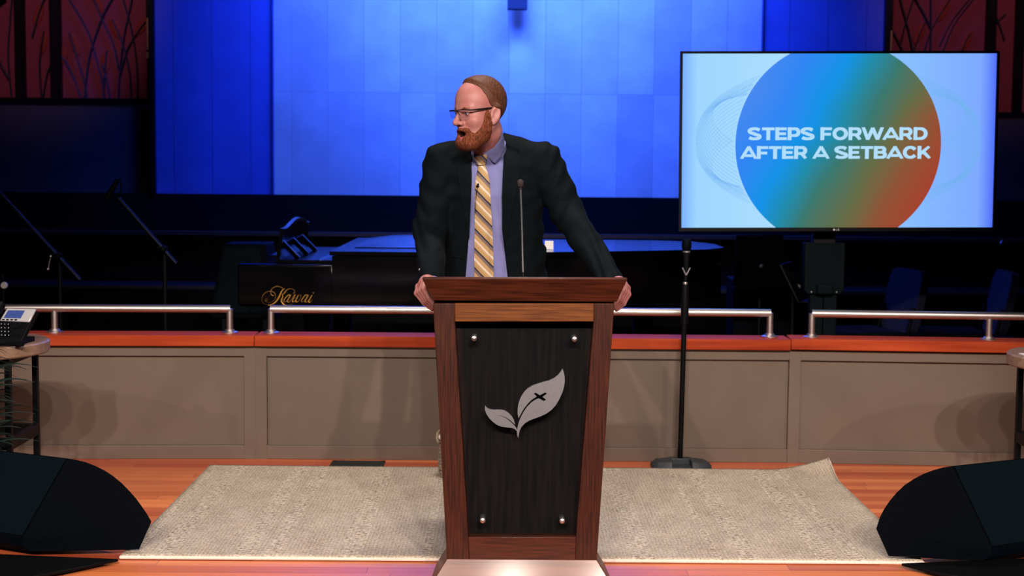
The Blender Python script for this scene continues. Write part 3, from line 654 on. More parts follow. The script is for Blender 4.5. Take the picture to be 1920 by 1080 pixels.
# ================================================================ BEHIND THE LOW WALL
# television on a rolling stand
TY = 7.62
c0 = W(1572.5, 264.2, TY); LENX = (W(1867.5, 264, TY)-W(1280.5, 264, TY)).length
SW, SH = LENX, (W(1572, 428, TY)-W(1572, 101.5, TY)).length
t = thing('television', 'large flat television showing a colourful circle and bold white words', 'television', c0)
t.rotation_euler = (0, math.radians(-.55), 0)
fr = MB(); bz = .012
for x, z, sx, sz in ((0, SH/2+bz/2, SW+2*bz, bz), (0, -SH/2-bz*.8, SW+2*bz, bz*1.6), (SW/2+bz/2, 0, bz, SH), (-SW/2-bz/2, 0, bz, SH)): fr.box((x, .012, z), (sx, .03, sz))
bez = obj('bezel', fr, MT['plastic'], t)
obj('back_cover', MB().box((0, .035, 0), (SW+.01, .04, SH+.01)).box((0, .065, -.15), (SW*.6, .03, SH*.5)), MT['plastic'], t, bevel=.006)
scn = obj('screen', MB().box((0, .012, 0), (SW, .006, SH)), emit_ramp('screen_sky', [(0, (120, 175, 255)), (.05, (160, 214, 255)), (.35, (172, 222, 255)), (.66, (140, 194, 255)), (.95, (126, 170, 255)), (1, (80, 110, 250))], (1/SW, 0, 0), .5, 1.0), t)
R_ = SW*193/587; cz = -.020
pl = [Vector((R_*math.cos(a), .008, cz+R_*math.sin(a))) for a in [2*math.pi*i/160 for i in range(160)]]
pl = [v for v in pl if abs(v.z) <= SH/2]
xt = math.sqrt(R_**2-(SH/2-cz)**2); xb = math.sqrt(R_**2-(SH/2+cz)**2)
pl += [Vector((s*xt, .008, SH/2)) for s in (1, -1)] + [Vector((s*xb, .008, -SH/2)) for s in (1, -1)]
pl.sort(key=lambda v: math.atan2(v.z-cz, v.x))
obj('circle_graphic', MB().prism(pl, (0, .002, 0)), emit_ramp('circle_colours', [(0, (80, 145, 250)), (.17, (52, 140, 255)), (.32, (22, 154, 242)), (.43, (36, 146, 176)), (.52, (62, 126, 116)), (.63, (104, 114, 76)), (.76, (148, 90, 58)), (.90, (174, 68, 48))], (.37/R_, 0, -.21/R_), .46, .9, .14), scn, smooth=0)
MT['lines'] = emit('pattern_lines', (118, 182, 246), .95)
# faint looping lines left and right of the circle
for s in (-1, 1):
    mb = MB()
    for fl in (-1, 1):
        for k in range(13):
            rx_, rz_, ph_ = SW*.455-.005*k, SH*(.43-.017*k), fl*(.06+.018*k)
            pts = []
            for i in range(81):
                a = -1.35+2.7*i/80; x = rx_*math.cos(a)*1.0; z = rz_*math.sin(a)
                xx = x*math.cos(ph_)-z*math.sin(ph_); zz = x*math.sin(ph_)*.8+z*math.cos(ph_)
                if xx*xx+(zz-cz)**2 > (R_+.004)**2 and abs(zz) < SH/2-.01 and abs(xx) < SW/2-.01: pts.append(Vector((s*xx, .0082, zz)))
                elif len(pts) > 3: mb.tube(pts, .0011, 4, .3); pts = []
                else: pts = []
            if len(pts) > 3: mb.tube(pts, .0011, 4, .3)
    obj('line_pattern', mb, MT['lines'], scn)
# bold wide capitals as thick strokes
def letters(txt, x0, x1, zc, h):
    arc = lambda cx, cy, rx, ry, a0, a1, n=14: [(cx+rx*math.cos(math.radians(a0+(a1-a0)*i/n)), cy+ry*math.sin(math.radians(a0+(a1-a0)*i/n))) for i in range(n+1)]
    G = {'S': (1.05, [arc(.52, .71, .40, .185, 25, 268) + arc(.52, .27, .42, .17, 88, -155)]),
         'T': (1.0, [[(0, .88), (1.0, .88)], [(.5, .88), (.5, 0)]]), 'E': (.92, [[(.15, 0), (.15, 1)], [(.15, .88), (.9, .88)], [(.15, .5), (.84, .5)], [(.15, .12), (.92, .12)]]),
         'P': (.98, [[(.15, 0), (.15, 1)], [(.15, .88), (.55, .88)]+arc(.60, .62, .25, .26, 90, -90, 10)+[(.15, .36)]]),
         'F': (.9, [[(.15, 0), (.15, 1)], [(.15, .88), (.9, .88)], [(.15, .46), (.82, .46)]]), 'O': (1.2, [arc(.6, .5, .46, .39, 0, 360, 32)]),
         'R': (1.05, [[(.15, 0), (.15, 1)], [(.15, .88), (.6, .88)]+arc(.64, .65, .24, .23, 90, -90, 10)+[(.15, .42)], [(.6, .42), (.92, 0)]]),
         'W': (1.6, [[(.06, 1), (.42, .04), (.80, .92), (1.18, .04), (1.54, 1)]]), 'A': (1.2, [[(.04, 0), (.60, .95), (1.16, 0)], [(.3, .26), (.9, .26)]]),
         'D': (1.1, [[(.15, 0), (.15, 1)], [(.15, .88), (.5, .88)]+arc(.55, .5, .42, .38, 90, -90, 16)+[(.15, .12)]]),
         'B': (1.03, [[(.15, 0), (.15, 1)], [(.15, .88), (.6, .88)]+arc(.62, .695, .22, .185, 90, -90, 10)+[(.15, .51)], [(.6, .51)]+arc(.64, .315, .26, .195, 90, -90, 10)+[(.15, .12)]]),
         'C': (1.1, [arc(.58, .5, .45, .39, 38, 322, 26)]), 'K': (1.1, [[(.15, 0), (.15, 1)], [(.2, .38), (.92, 1)], [(.46, .55), (.98, 0)]]), ' ': (.38, [])}
    tot = sum(G[c][0]+.06 for c in txt); sx = (x1-x0)/tot; mb = MB(); x = x0
    for ch in txt:
        wd, st = G[ch]
        for s in st:
            pts = [Vector((x+px_*sx, 0, zc+(pz-.5)*h)) for px_, pz in s]
            for i in range(len(pts)-1):
                a, b_ = pts[i], pts[i+1]; d = (b_-a)
                if d.length < 1e-6: continue
                d.normalize(); n = Vector((-d.z, 0, d.x)); wv = (.105+.045*abs(d.z))*h
                ex = d*(wv*.25 if len(pts) > 2 else 0)
                q = [a-ex+n*wv, b_+ex+n*wv, b_+ex-n*wv, a-ex-n*wv]
                mb.raw([Vector((v.x, .0050, min(max(v.z, zc-h/2), zc+h/2))) for v in q], [(0, 1, 2, 3)])
        x += (wd+.06)*sx
    return mb
u = SW/587
wm = emit('slide_words', (178, 222, 250), 1.0)
obj('headline', letters('STEPS FORWARD', (1403-1573)*u, (1741-1573)*u, (264-250.5)*u, 24*u), wm, scn, smooth=0, recalc=False)
obj('headline', letters('AFTER A SETBACK', (1391-1573)*u, (1749-1573)*u, (264-285.5)*u, 24*u), wm, scn, smooth=0, recalc=False)
lg = MB(); zl = -SH/2-.011; xl = -.012
lg.lathe([(.0, 0), (.0055, 0), (.0055, .002), (0, .002)], (xl-.006, -.006, zl), 16, Matrix.Rotation(math.radians(90), 3, 'X'))
for a, b_ in (((.006, .004), (.006, -.004)), ((.006, -.004), (.011, -.004)), ((.0215, .004), (.015, .004)), ((.015, .004), (.015, -.004)), ((.015, -.004), (.0215, -.004)), ((.0215, -.004), (.0215, 0)), ((.0215, 0), (.018, 0))):
    lg.tube([(xl+a[0], -.005, zl+a[1]), (xl+b_[0], -.005, zl+b_[1])], .0011, 6)
obj('maker_badge', lg, MT['silver'], bez)

cx = W(1547, 500, TY+.1).x
t = thing('screen_stand', 'grey metal rolling stand with a perforated column under the television', 'stand', (cx, TY+.16, 0))
zt_ = W(1547, 456, TY+.1).z; zs = W(1547, 552, TY+.1).z
hwid = .107
obj('wide_column', MB().hull([Vector((s*hwid, y, z)) for s in (-1, 1) for y in (-.05, .03) for z in (zs+.025, zt_)] + [Vector((s*(hwid-.02), y, zs)) for s in (-1, 1) for y in (-.05, .03)]), MT['cart'], t, bevel=.003)
mb = MB()
for s in (-1, 1):
    for k in range(9): mb.box((s*(hwid-.012), -.0505, zs+.045+k*.028), (.005, .002, .013))
obj('slots', mb, MT['black'], t)
obj('narrow_column', MB().box((-.035, 0, zs/2+.03), (.07, .06, zs-.02)).box((.04, 0, zs/2+.03), (.07, .06, zs-.02)), MT['cart'], t, bevel=.003)
obj('clamp_box', MB().box((-.0, -.068, zs+.028), (.088, .034, .058)), MT['cart'], t, bevel=.012)
for s in (-1, 1): obj('bolt', MB().ball((s*.068, -.053, zs+.012), .005, 10), MT['steel'], t)
obj('screen_bracket', MB().box((0, -.04, zt_+.33), (.30, .04, .55)).box((0, 0, zt_+.2), (.12, .06, .5)), MT['black'], t, bevel=.003)
ft = MB()
for s in (-1, 1): ft.box((s*.36, .06, .085), (.06, .68, .05))
ft.box((0, .1, .085), (.72, .08, .05)); obj('base_frame', ft, MT['cart'], t, bevel=.004)
for s in (-1, 1):
    for y in (-.24, .36): obj('caster', MB().lathe([(0, -.014), (.03, -.014), (.03, .014), (0, .014)], (s*.36, y, .03), 18, Matrix.Rotation(math.radians(90), 3, 'Y')), MT['black'], t)

# grand piano, keyboard end at left
X0 = W(447, 500, 8.0).x; X1 = W(1366, 475, 8.45).x; PY = 8.0
t = thing('grand_piano', 'black lacquered grand piano with gold script on its side', 'piano', ((X0+X1)/2, 8.7, 0))
LP = X1-X0; RZ0, RZ1 = .665, .945
def outline(ins=0, xa=X0):
    o = [(xa, PY+ins), (X0+.55, PY+ins), (X0+1.2, PY+.02+ins), (X0+1.75, PY+.12+ins), (X0+2.15, PY+.27+ins), (X0+2.45, PY+.40+ins), (X1-.12, PY+.52+ins), (X1-ins, PY+.72), (X1-ins, PY+1.10), (X1-.1-ins, PY+1.38), (X1-.35, PY+1.50-ins), (X0+1.0, PY+1.52-ins), (xa, PY+1.52-ins)]
    return o
kx = X0+.52
o1 = outline()
obj('rim', MB().prism([Vector((x, y, RZ0)) for x, y in outline(0, kx)], (0, 0, RZ1-RZ0)), MT['lacquer'], t, world=True, bevel=.006, smooth=25)
for y in (PY, PY+1.45): obj('cheek', MB().box(((X0+kx)/2, y+.035, (RZ0+.895)/2), (kx-X0+.01, .07, .895-RZ0)), MT['lacquer'], t, world=True, bevel=.008)
obj('key_bed', MB().box(((X0+kx)/2, PY+.76, .685), (kx-X0, 1.42, .06)), MT['lacquer'], t, world=True)
obj('fallboard', MB().box((kx-.10, PY+.76, .82), (.03, 1.38, .20), Matrix.Rotation(math.radians(12), 3, 'Y')), MT['lacquer'], t, world=True, bevel=.004)
kw = MB(); kb = MB()
for k in range(52):
    y = PY+.085+k*(1.36/52); kw.box((kx-.225, y+.013, .735), (.15, .0235, .02))
    if k % 7 not in (2, 6): kb.box((kx-.19, y+.026, .75), (.09, .011, .014))
ko = obj('white_keys', kw, MT['ivory'], t, world=True); obj('black_keys', kb, MT['black'], t, world=True)
lid = [Vector((x+.012*(1 if x > 0 else -1), y-.012 if y < PY+.8 else y+.012, RZ1+.004)) for x, y in outline(0, X0+.52)]
li = obj('lid', MB().prism(lid, (0, 0, .022)), MT['lacquer'], t, world=True, bevel=.005, smooth=25)
obj('folded_front_lid', MB().hull([Vector((x, y, z)) for x, z in ((X0+.60, RZ1+.03), (X0+1.22, RZ1+.03)) for y in (PY+.35, PY+1.5)] + [Vector((x, y, z)) for x, z in ((X0+.75, RZ1+.05), (X0+1.22, RZ1+.055)) for y in (PY+.45, PY+1.48)]), MT['lacquer'], li, world=True, bevel=.004)
# music desk on the open end, leaning back to the right
fx = X0+.22
obj('desk_tray', MB().box((fx+.17, PY+.76, .905), (.40, 1.30, .018)), MT['lacquer'], t, world=True, bevel=.003)
nb_, nt_ = W(517, 488, 8.16), W(525, 428, 8.16); YF = 9.25
bot = [Vector((nb_.x, 8.16+(YF-8.16)*i/24, nb_.z)) for i in range(25)]
tpp = [Vector((nt_.x+.01*math.sin(math.pi*i/24), 8.16+(YF-8.16)*i/24, nt_.z+.045*math.sin(math.pi*min(1, max(0, (i/24-.08)/.84)))**1.3)) for i in range(25)]
mdk = obj('music_desk', MB().prism(bot+tpp[::-1], Vector((.022, 0, -.004))), MT['lacquer'], t, world=True, bevel=.003, smooth=25)
for y in (8.24, 8.62, 9.0):
    a_, b_ = W(527, 452, 8.24), W(560, 485, 8.24); dx = Vector((0, y-8.24, 0))
    obj('desk_prop', MB().tube([a_+dx, b_+dx], .011, 8, 2.2), MT['lacquer'], mdk, world=True)
obj('desk_ledge', MB().box((nb_.x-.02, 8.7, nb_.z+.02), (.05, 1.0, .014)), MT['lacquer'], mdk, world=True)
for x, y in ((X0+.42, PY+.14), (X0+.42, PY+1.4), (X1-.45, PY+.95)):
    lg_ = obj('leg', MB().lathe([(0, .05), (.045, .05), (.05, .2), (.065, .5), (.08, .56), (.08, RZ0), (0, RZ0)], (x, y, 0), 20), MT['lacquer'], t, world=True)
    obj('caster', MB().lathe([(0, -.02), (.035, -.02), (.035, .02), (0, .02)], (x, y, .036), 16, Matrix.Rotation(math.radians(90), 3, 'X')), MT['brass'], lg_, world=True)
obj('pedal_lyre', MB().box((X0+.50, PY+.76, .36), (.03, .16, .6)).box((X0+.48, PY+.76, .09), (.10, .24, .08)), MT['lacquer'], t, world=True)
# gold script on the side
def script(strokes):
    mb = MB()
    for pts, wd in strokes:
        P = []; Wd = []
        n = len(pts)
        for i in range(n-1):
            p0, p1, p2, p3 = pts[max(i-1, 0)], pts[i], pts[i+1], pts[min(i+2, n-1)]
            for k in range(6):
                u = k/6; f = lambda a, b, c, d: .5*((2*b)+(-a+c)*u+(2*a-5*b+4*c-d)*u*u+(-a+3*b-3*c+d)*u**3)
                P.append((f(p0[0], p1[0], p2[0], p3[0]), f(p0[1], p1[1], p2[1], p3[1]))); Wd.append(wd[i]*(1-u)+wd[i+1]*u)
        P.append(pts[-1]); Wd.append(wd[-1])
        P3 = [W(480+x/14.77, 525+y/14.77, PY-.004) for x, y in P]; P3 = [Vector((p.x, PY-.004, p.z)) for p in P3]
        sc_ = 8.0/FPX/14.77/2
        mb.tube(P3, [max(a, 7)*sc_ for a in Wd], 6, .4)
    return mb
SCR = [([(270, 600), (265, 545), (290, 510), (320, 545), (290, 590), (340, 625), (430, 610), (520, 530), (545, 430), (500, 350), (400, 310), (280, 340), (190, 430), (165, 540), (200, 640), (290, 690)], [10, 8, 8, 9, 9, 10, 12, 18, 24, 20, 20, 26, 30, 14, 10, 8]),
       ([(500, 435), (430, 410), (405, 330), (450, 240), (540, 185), (620, 180), (700, 205), (760, 240)], [8, 10, 12, 20, 34, 36, 30, 12]),
       ([(800, 240), (740, 270), (690, 350), (640, 460), (580, 560), (500, 640), (400, 690), (320, 695)], [10, 26, 60, 72, 58, 40, 18, 8]),
       ([(1030, 380), (1075, 330), (1050, 270), (960, 240), (870, 265), (820, 320), (770, 380), (720, 395)], [6, 9, 12, 14, 26, 44, 40, 10]),
       ([(725, 400), (745, 450), (720, 520), (710, 590), (760, 660), (830, 700), (920, 700), (1000, 650)], [10, 20, 44, 46, 34, 18, 10, 6]),
       ([(960, 410), (890, 420), (810, 500), (770, 580), (800, 610), (870, 560), (950, 430)], [10, 22, 32, 34, 20, 10, 22]),
       ([(955, 420), (880, 560), (870, 600), (910, 610), (980, 540), (1060, 420), (1090, 400)], [34, 36, 24, 10, 8, 10, 14]),
       ([(1085, 410), (1015, 560), (1015, 600), (1060, 595), (1130, 500), (1180, 410)], [30, 36, 26, 10, 8, 12]),
       ([(1180, 410), (1105, 560), (1110, 605), (1170, 590), (1235, 500), (1225, 410), (1260, 450)], [30, 36, 26, 10, 10, 20, 12]),
       ([(1440, 415), (1370, 420), (1300, 500), (1255, 580), (1280, 610), (1350, 560), (1440, 430)], [10, 22, 32, 34, 20, 10, 22]),
       ([(1450, 420), (1370, 560), (1360, 600), (1400, 610), (1470, 540)], [34, 36, 24, 10, 8]),
       ([(1550, 420), (1470, 570), (1470, 615), (1520, 600), (1560, 550)], [30, 36, 26, 10, 6]), ([(1580, 370), (1595, 345)], [30, 34])]
obj('gold_lettering', script(SCR), MT['gold'], t, world=True)
pw = W(1030, 463, 8.3)
tag(obj('paper_sheet', MB().box((0, 0, .0), (.05, .003, .05), Matrix.Rotation(math.radians(-12), 3, 'X')), MT['white'], loc=(pw.x, 8.35, .9745+.022)), 'small white paper standing on the piano lid beside the man', 'paper')

# speaker with mesh grille beyond the piano keyboard
p = W(468, 480, 8.9)
t = thing('wedge_speaker', 'dark speaker with a mesh grille behind the piano keyboard end', 'speaker', (W(462, 480, 9.9).x, 9.95, 0))
hz = W(460, 456, 9.9).z
for s in (-1, 1):
    for y in (-.12, .12): obj('leg', MB().box((s*.14, y, .20), (.03, .03, .40)), MT['black'], t)
obj('cabinet', MB().hull([Vector((x, y, z)) for y in (-.16, .2) for x, z in ((-.24, .40), (.22, .40), (.15, hz), (-.14, hz))]), MT['speaker'], t, bevel=.008)
obj('grille', MB().hull([Vector((x, y, z)) for y in (-.17, -.162) for x, z in ((-.205, .44), (.165, .44), (.115, hz-.03), (-.12, hz-.03))]), MT['speaker_face'], t)
obj('corner_knob', MB().ball((.13, -.175, hz-.16), .016, 12), MT['steel'], t)

# chairs
def make_chair(label, loc, rz):
    t = thing('choir_chair', label, 'chair', loc, rz, 'blue upholstered chairs behind the low wall')
    obj('seat', MB().box((0, -.02, .42), (.46, .42, .06)), MT['carpet'], t, bevel=.025)
    R = Matrix.Rotation(math.radians(-12), 3, 'X')
    mb = MB(); pr = []
    for i in range(28):
        a = 2*math.pi*i/28; ce, se = math.cos(a), math.sin(a)
        pr.append(Vector((.215*math.copysign(abs(ce)**.35, ce), 0, .63+.20*math.copysign(abs(se)**.35, se))))
    pr = [Vector((v.x, .23+(v.z-.5)*.2, v.z)) for v in pr]
    bk_ = obj('backrest', mb.prism(pr, Vector((0, .05, -.01))), MT['blue_cloth'], t, bevel=.012)
    for s in (-1, 1):
        obj('front_leg', MB().tube([(s*.20, -.20, .012), (s*.20, -.19, .42)], .011, 10), MT['black'], t)
        obj('rear_leg', MB().tube([(s*.20, .28, .012), (s*.20, .20, .42), (s*.20, .24, .60)], .011, 10), MT['black'], t)
    return t
cp = W(1619, 560, 9.0); ch0 = make_chair('blue upholstered chair directly under the television, right of its stand', (cp.x, 9.0, 0), math.radians(-78))
x2 = W(1791, 560, 9.0).x
for (xx, yy, lb) in ((x2, 9.0, 'blue upholstered chair behind the right handrail post'), (x2+.27, 8.48, 'blue upholstered chair cut off by the right frame edge')):
    dup(ch0, (xx, yy, 0), math.radians(-94), lb, ch0['group'])

# music stands
def music_stand(label, x, y, ztop, zbot, rz, wd):
    t = thing('music_stand', label, 'stand', (x, y, 0), rz, 'black music stands')
    zc = (ztop+zbot)/2; h = ztop-zbot
    obj('desk', MB().hull([Vector((s*wd/2*k, yy, z)) for s in (-1, 1) for yy, z, k in ((-.02, zbot, 1), (-.005, zbot, 1), (.10, ztop, .8), (.115, ztop, .8))]).box((0, -.05, zbot+.005), (wd, .06, .012)), MT['plastic'], t, bevel=.004)
    po = obj('pole', MB().tube([(0, .06, .03), (0, .06, zc)], .012, 12), MT['black'], t)
    obj('knob', MB().ball((0, .03, zc-.03), .016, 12), MT['steel_dull'], t)
    for k in range(3):
        a = 2*math.pi*k/3+.5; obj('leg', MB().tube([(0, .06, .12), (.14*math.cos(a), .06+.14*math.sin(a), .06), (.28*math.cos(a), .06+.28*math.sin(a), .012)], .009, 8), MT['black'], t)
    return t
q = W(1430, 490, 8.9); music_stand('black music stand facing the piano, left of the screen stand', q.x, 8.9, W(1430, 442, 8.9).z, W(1430, 540, 8.9).z, math.radians(3), .37)
q = W(1500, 530, 8.4); music_stand('black music stand seen nearly edge on beside the screen stand', q.x, 8.3, W(1490, 492, 8.4).z, W(1520, 560, 8.4).z, math.radians(68), .40)
bx_ = W(1424, 570, 9.6)
t = thing('amplifier_box', 'dark grey box standing behind the left music stand', 'amplifier', (bx_.x, 9.6, 0))
zz0 = W(1424, 596, 9.5).z
obj('cabinet', MB().box((0, 0, .36), (.40, .30, .72)), MT['speaker'], t, bevel=.008)
obj('front_panel', MB().box((0, -.155, (zz0+.70)/2), (.37, .012, .70-zz0)), MT['cart'], t)

# boom microphone stands at left
def boom_stand(label, a, b, Y, mic, weight=False):
    A_, B_ = W(*a, Y), W(*b, Y); piv = A_.lerp(B_, .78); t = thing('boom_stand', label, 'stand', (piv.x, Y+.03, 0), 0, 'boom microphone stands at left')
    obj('boom_arm', MB().tube([A_, B_], .011, 10), MT['boom'], t, world=True)
    obj('upright', MB().tube([Vector((piv.x, Y+.03, .03)), Vector((piv.x, Y+.03, piv.z))], .013, 10), MT['black'], t, world=True)
    obj('clutch', MB().ball(piv+Vector((0, -.0, 0)), .022, 14).tube([piv+Vector((-.03, -.02, .01)), piv+Vector((.03, -.02, .01))], .007, 8), MT['black'], t, world=True)
    for k in range(3):
        a_ = 2*math.pi*k/3+.3; obj('leg', MB().tube([Vector((piv.x, Y+.03, .14)), Vector((piv.x+.32*math.cos(a_), Y+.03+.32*math.sin(a_), .012))], .009, 8), MT['black'], t, world=True)
    return t, A_
tb, A1 = boom_stand('boom microphone stand reaching up left, above the phone', (-40, 320), (150, 525), 8.2, None)
v0, v1 = W(95, 481, 8.17), W(90, 505, 8.17)
obj('wing_bolt', MB().tube([v0, v1], .003, 8).ball(v0, .009, 10).ball(v1, .009, 10), MT['steel'], tb, world=True, label='small chrome bolt')
tb, A2 = boom_stand('boom microphone stand between the phone and the piano', (222, 372), (330, 494), 8.6, None)
m0 = W(200, 372, 8.6); m1 = W(222, 335, 8.6)
mt = thing('boom_microphone', 'dark pencil microphone at the tip of the boom beside the blue wall', 'microphone', m0)
obj('mic_body', MB().tube([m0, m0.lerp(m1, .55), m1], [.018, .016, .010], 12), MT['black'], mt, world=True)
obj('cable', MB().tube([m1, m1+Vector((.012, 0, -.005)), W(227, 352, 8.6), W(226, 366, 8.6), A2], .004, 6), MT['black'], mt, world=True)
p = W(8, 535, 8.0)
t = thing('counterweight_stand', 'stand with a pale round knob at the left frame edge', 'stand', (W(2, 535, 8.0).x, 8.03, 0))
obj('pole', MB().tube([(0, 0, .02), (0, 0, p.z+.06)], .011, 10), MT['black'], t)
obj('knob', MB().lathe([(0, -.01), (.017, -.01), (.02, 0), (.017, .01), (0, .01)], p-Vector((W(2, 535, 8.0).x, 8.03, 0)), 20, Matrix.Rotation(math.radians(90), 3, 'X')), MT['ivory'], t)
obj('foot', MB().lathe([(0, 0), (.12, 0), (.12, .012), (.02, .03), (0, .03)], (0, 0, 0), 28), MT['black'], t)
# far right stand with a ball microphone
p = W(1882, 457, 9.6)
t = thing('ball_microphone_stand', 'thin stand topped by a ball microphone at right, below the television corner', 'stand', (p.x, 9.6, 0))
obj('pole', MB().tube([(0, 0, .02), (0, 0, p.z-.02)], .008, 10), MT['cart'], t)
obj('ball_grille', MB().ball((0, 0, p.z), .026, 18), MT['steel_dull'], t)
obj('foot', MB().lathe([(0, 0), (.13, 0), (.13, .012), (.02, .03), (0, .03)], (0, 0, 0), 28), MT['black'], t)
# ================================================================ THE SPEAKER (PERSON)
def sdf_v(p): return np.array(p, dtype=np.float32)
def cone(P, a, b, ra, rb):
    a, b = sdf_v(a), sdf_v(b); ba = b-a; q = [P[i]-a[i] for i in range(3)]
    t = np.clip((q[0]*ba[0]+q[1]*ba[1]+q[2]*ba[2])/float(ba@ba+1e-12), 0, 1)
    return np.sqrt((q[0]-ba[0]*t)**2+(q[1]-ba[1]*t)**2+(q[2]-ba[2]*t)**2)-(ra+(rb-ra)*t)
def ell(P, c, r, R=None):
    q = [P[i]-np.float32(c[i]) for i in range(3)]
    if R is not None: q = [R[0][j]*q[0]+R[1][j]*q[1]+R[2][j]*q[2] for j in range(3)]
    k0 = np.sqrt((q[0]/r[0])**2+(q[1]/r[1])**2+(q[2]/r[2])**2); k1 = np.sqrt((q[0]/r[0]**2)**2+(q[1]/r[1]**2)**2+(q[2]/r[2]**2)**2)+1e-9
    return k0*(k0-1)/k1
def smin(a, b, k):
    h = np.clip(.5+.5*(b-a)/k, 0, 1); return b*(1-h)+a*h-k*h*(1-h)
def smax(a, b, k): return -smin(-a, -b, k)
def chain(P, pts, rad, k=.01):
    d = None
    for a, b, ra, rb in zip(pts, pts[1:], rad, rad[1:]):
        e = cone(P, a, b, ra, rb); d = e if d is None else smin(d, e, k)
    return d
def surfnets(f, lo, hi, h):
    ax = [np.arange(lo[i], hi[i]+h, h, dtype=np.float32) for i in range(3)]
    P = np.meshgrid(*ax, indexing='ij'); D = f(P).astype(np.float32); n = D.shape
    S = D < 0; off = [(i, j, k) for i in (0, 1) for j in (0, 1) for k in (0, 1)]
    sl = lambda A, o: A[o[0]:n[0]-1+o[0], o[1]:n[1]-1+o[1], o[2]:n[2]-1+o[2]]
    cnt = sum(sl(S, o).astype(np.int8) for o in off); act = (cnt > 0) & (cnt < 8)
    I = np.argwhere(act); idx = -np.ones(act.shape, np.int64); idx[act] = np.arange(len(I))
    acc = np.zeros((len(I), 3)); num = np.zeros(len(I))
    cv = [D[I[:, 0]+o[0], I[:, 1]+o[1], I[:, 2]+o[2]] for o in off]
    for a in range(8):
        for b in range(a+1, 8):
            if sum(abs(off[a][i]-off[b][i]) for i in range(3)) != 1: continue
            m = (cv[a] < 0) != (cv[b] < 0); t = np.where(m, cv[a]/(cv[a]-cv[b]+1e-12), 0)
            p = np.array(off[a])[None]*(1-t[:, None])+np.array(off[b])[None]*t[:, None]
            acc[m] += p[m]; num[m] += 1
    V = (I+acc/np.maximum(num, 1)[:, None])*h+np.array([a[0] for a in ax])[None]
    Q = []
    for d in range(3):
        e = [0, 0, 0]; e[d] = 1; u, v = (d+1) % 3, (d+2) % 3
        A = S[tuple(slice(0, n[i]-e[i]) for i in range(3))]; B = S[tuple(slice(e[i], n[i]) for i in range(3))]
        J = np.argwhere(A != B); J = J[(J[:, u] > 0) & (J[:, v] > 0) & (J[:, u] < n[u]-1) & (J[:, v] < n[v]-1)]
        if not len(J): continue
        fl = A[J[:, 0], J[:, 1], J[:, 2]]
        def g(du, dv):
            K = J.copy(); K[:, u] -= du; K[:, v] -= dv; return idx[K[:, 0], K[:, 1], K[:, 2]]
        q = np.stack([g(1, 1), g(0, 1), g(0, 0), g(1, 0)], 1); q[~fl] = q[~fl][:, ::-1]; Q.append(q)
    return V, np.concatenate(Q)
def np_obj(name, VQ, mats, parent=None, base=Vector((0, 0, 0)), mi=None, label=None, smooth_iter=0):
    V, Q = VQ; V = V-np.array(base)[None]
    if smooth_iter:
        for _ in range(smooth_iter):
            s = np.zeros_like(V); c = np.zeros(len(V))
            for a in range(4):
                b = (a+1) % 4
                np.add.at(s, Q[:, a], V[Q[:, b]]); np.add.at(c, Q[:, a], 1)
                np.add.at(s, Q[:, b], V[Q[:, a]]); np.add.at(c, Q[:, b], 1)
            V = V*.4+.6*s/c[:, None]
    me = bpy.data.meshes.new(name); me.from_pydata(V.tolist(), [], Q.tolist())
    for m in (mats if isinstance(mats, list) else [mats]): me.materials.append(m)
    if mi is not None: me.polygons.foreach_set('material_index', mi.astype(np.int32))
    me.polygons.foreach_set('use_smooth', [True]*len(Q)); me.update()
    o = bpy.data.objects.new(name, me); C.objects.link(o)
    if parent: o.parent = parent
    else: o.location = base
    if label: o['label'] = label
    return o

PB = Vector((W(925, 600, 5.74).x, 5.74, 0))
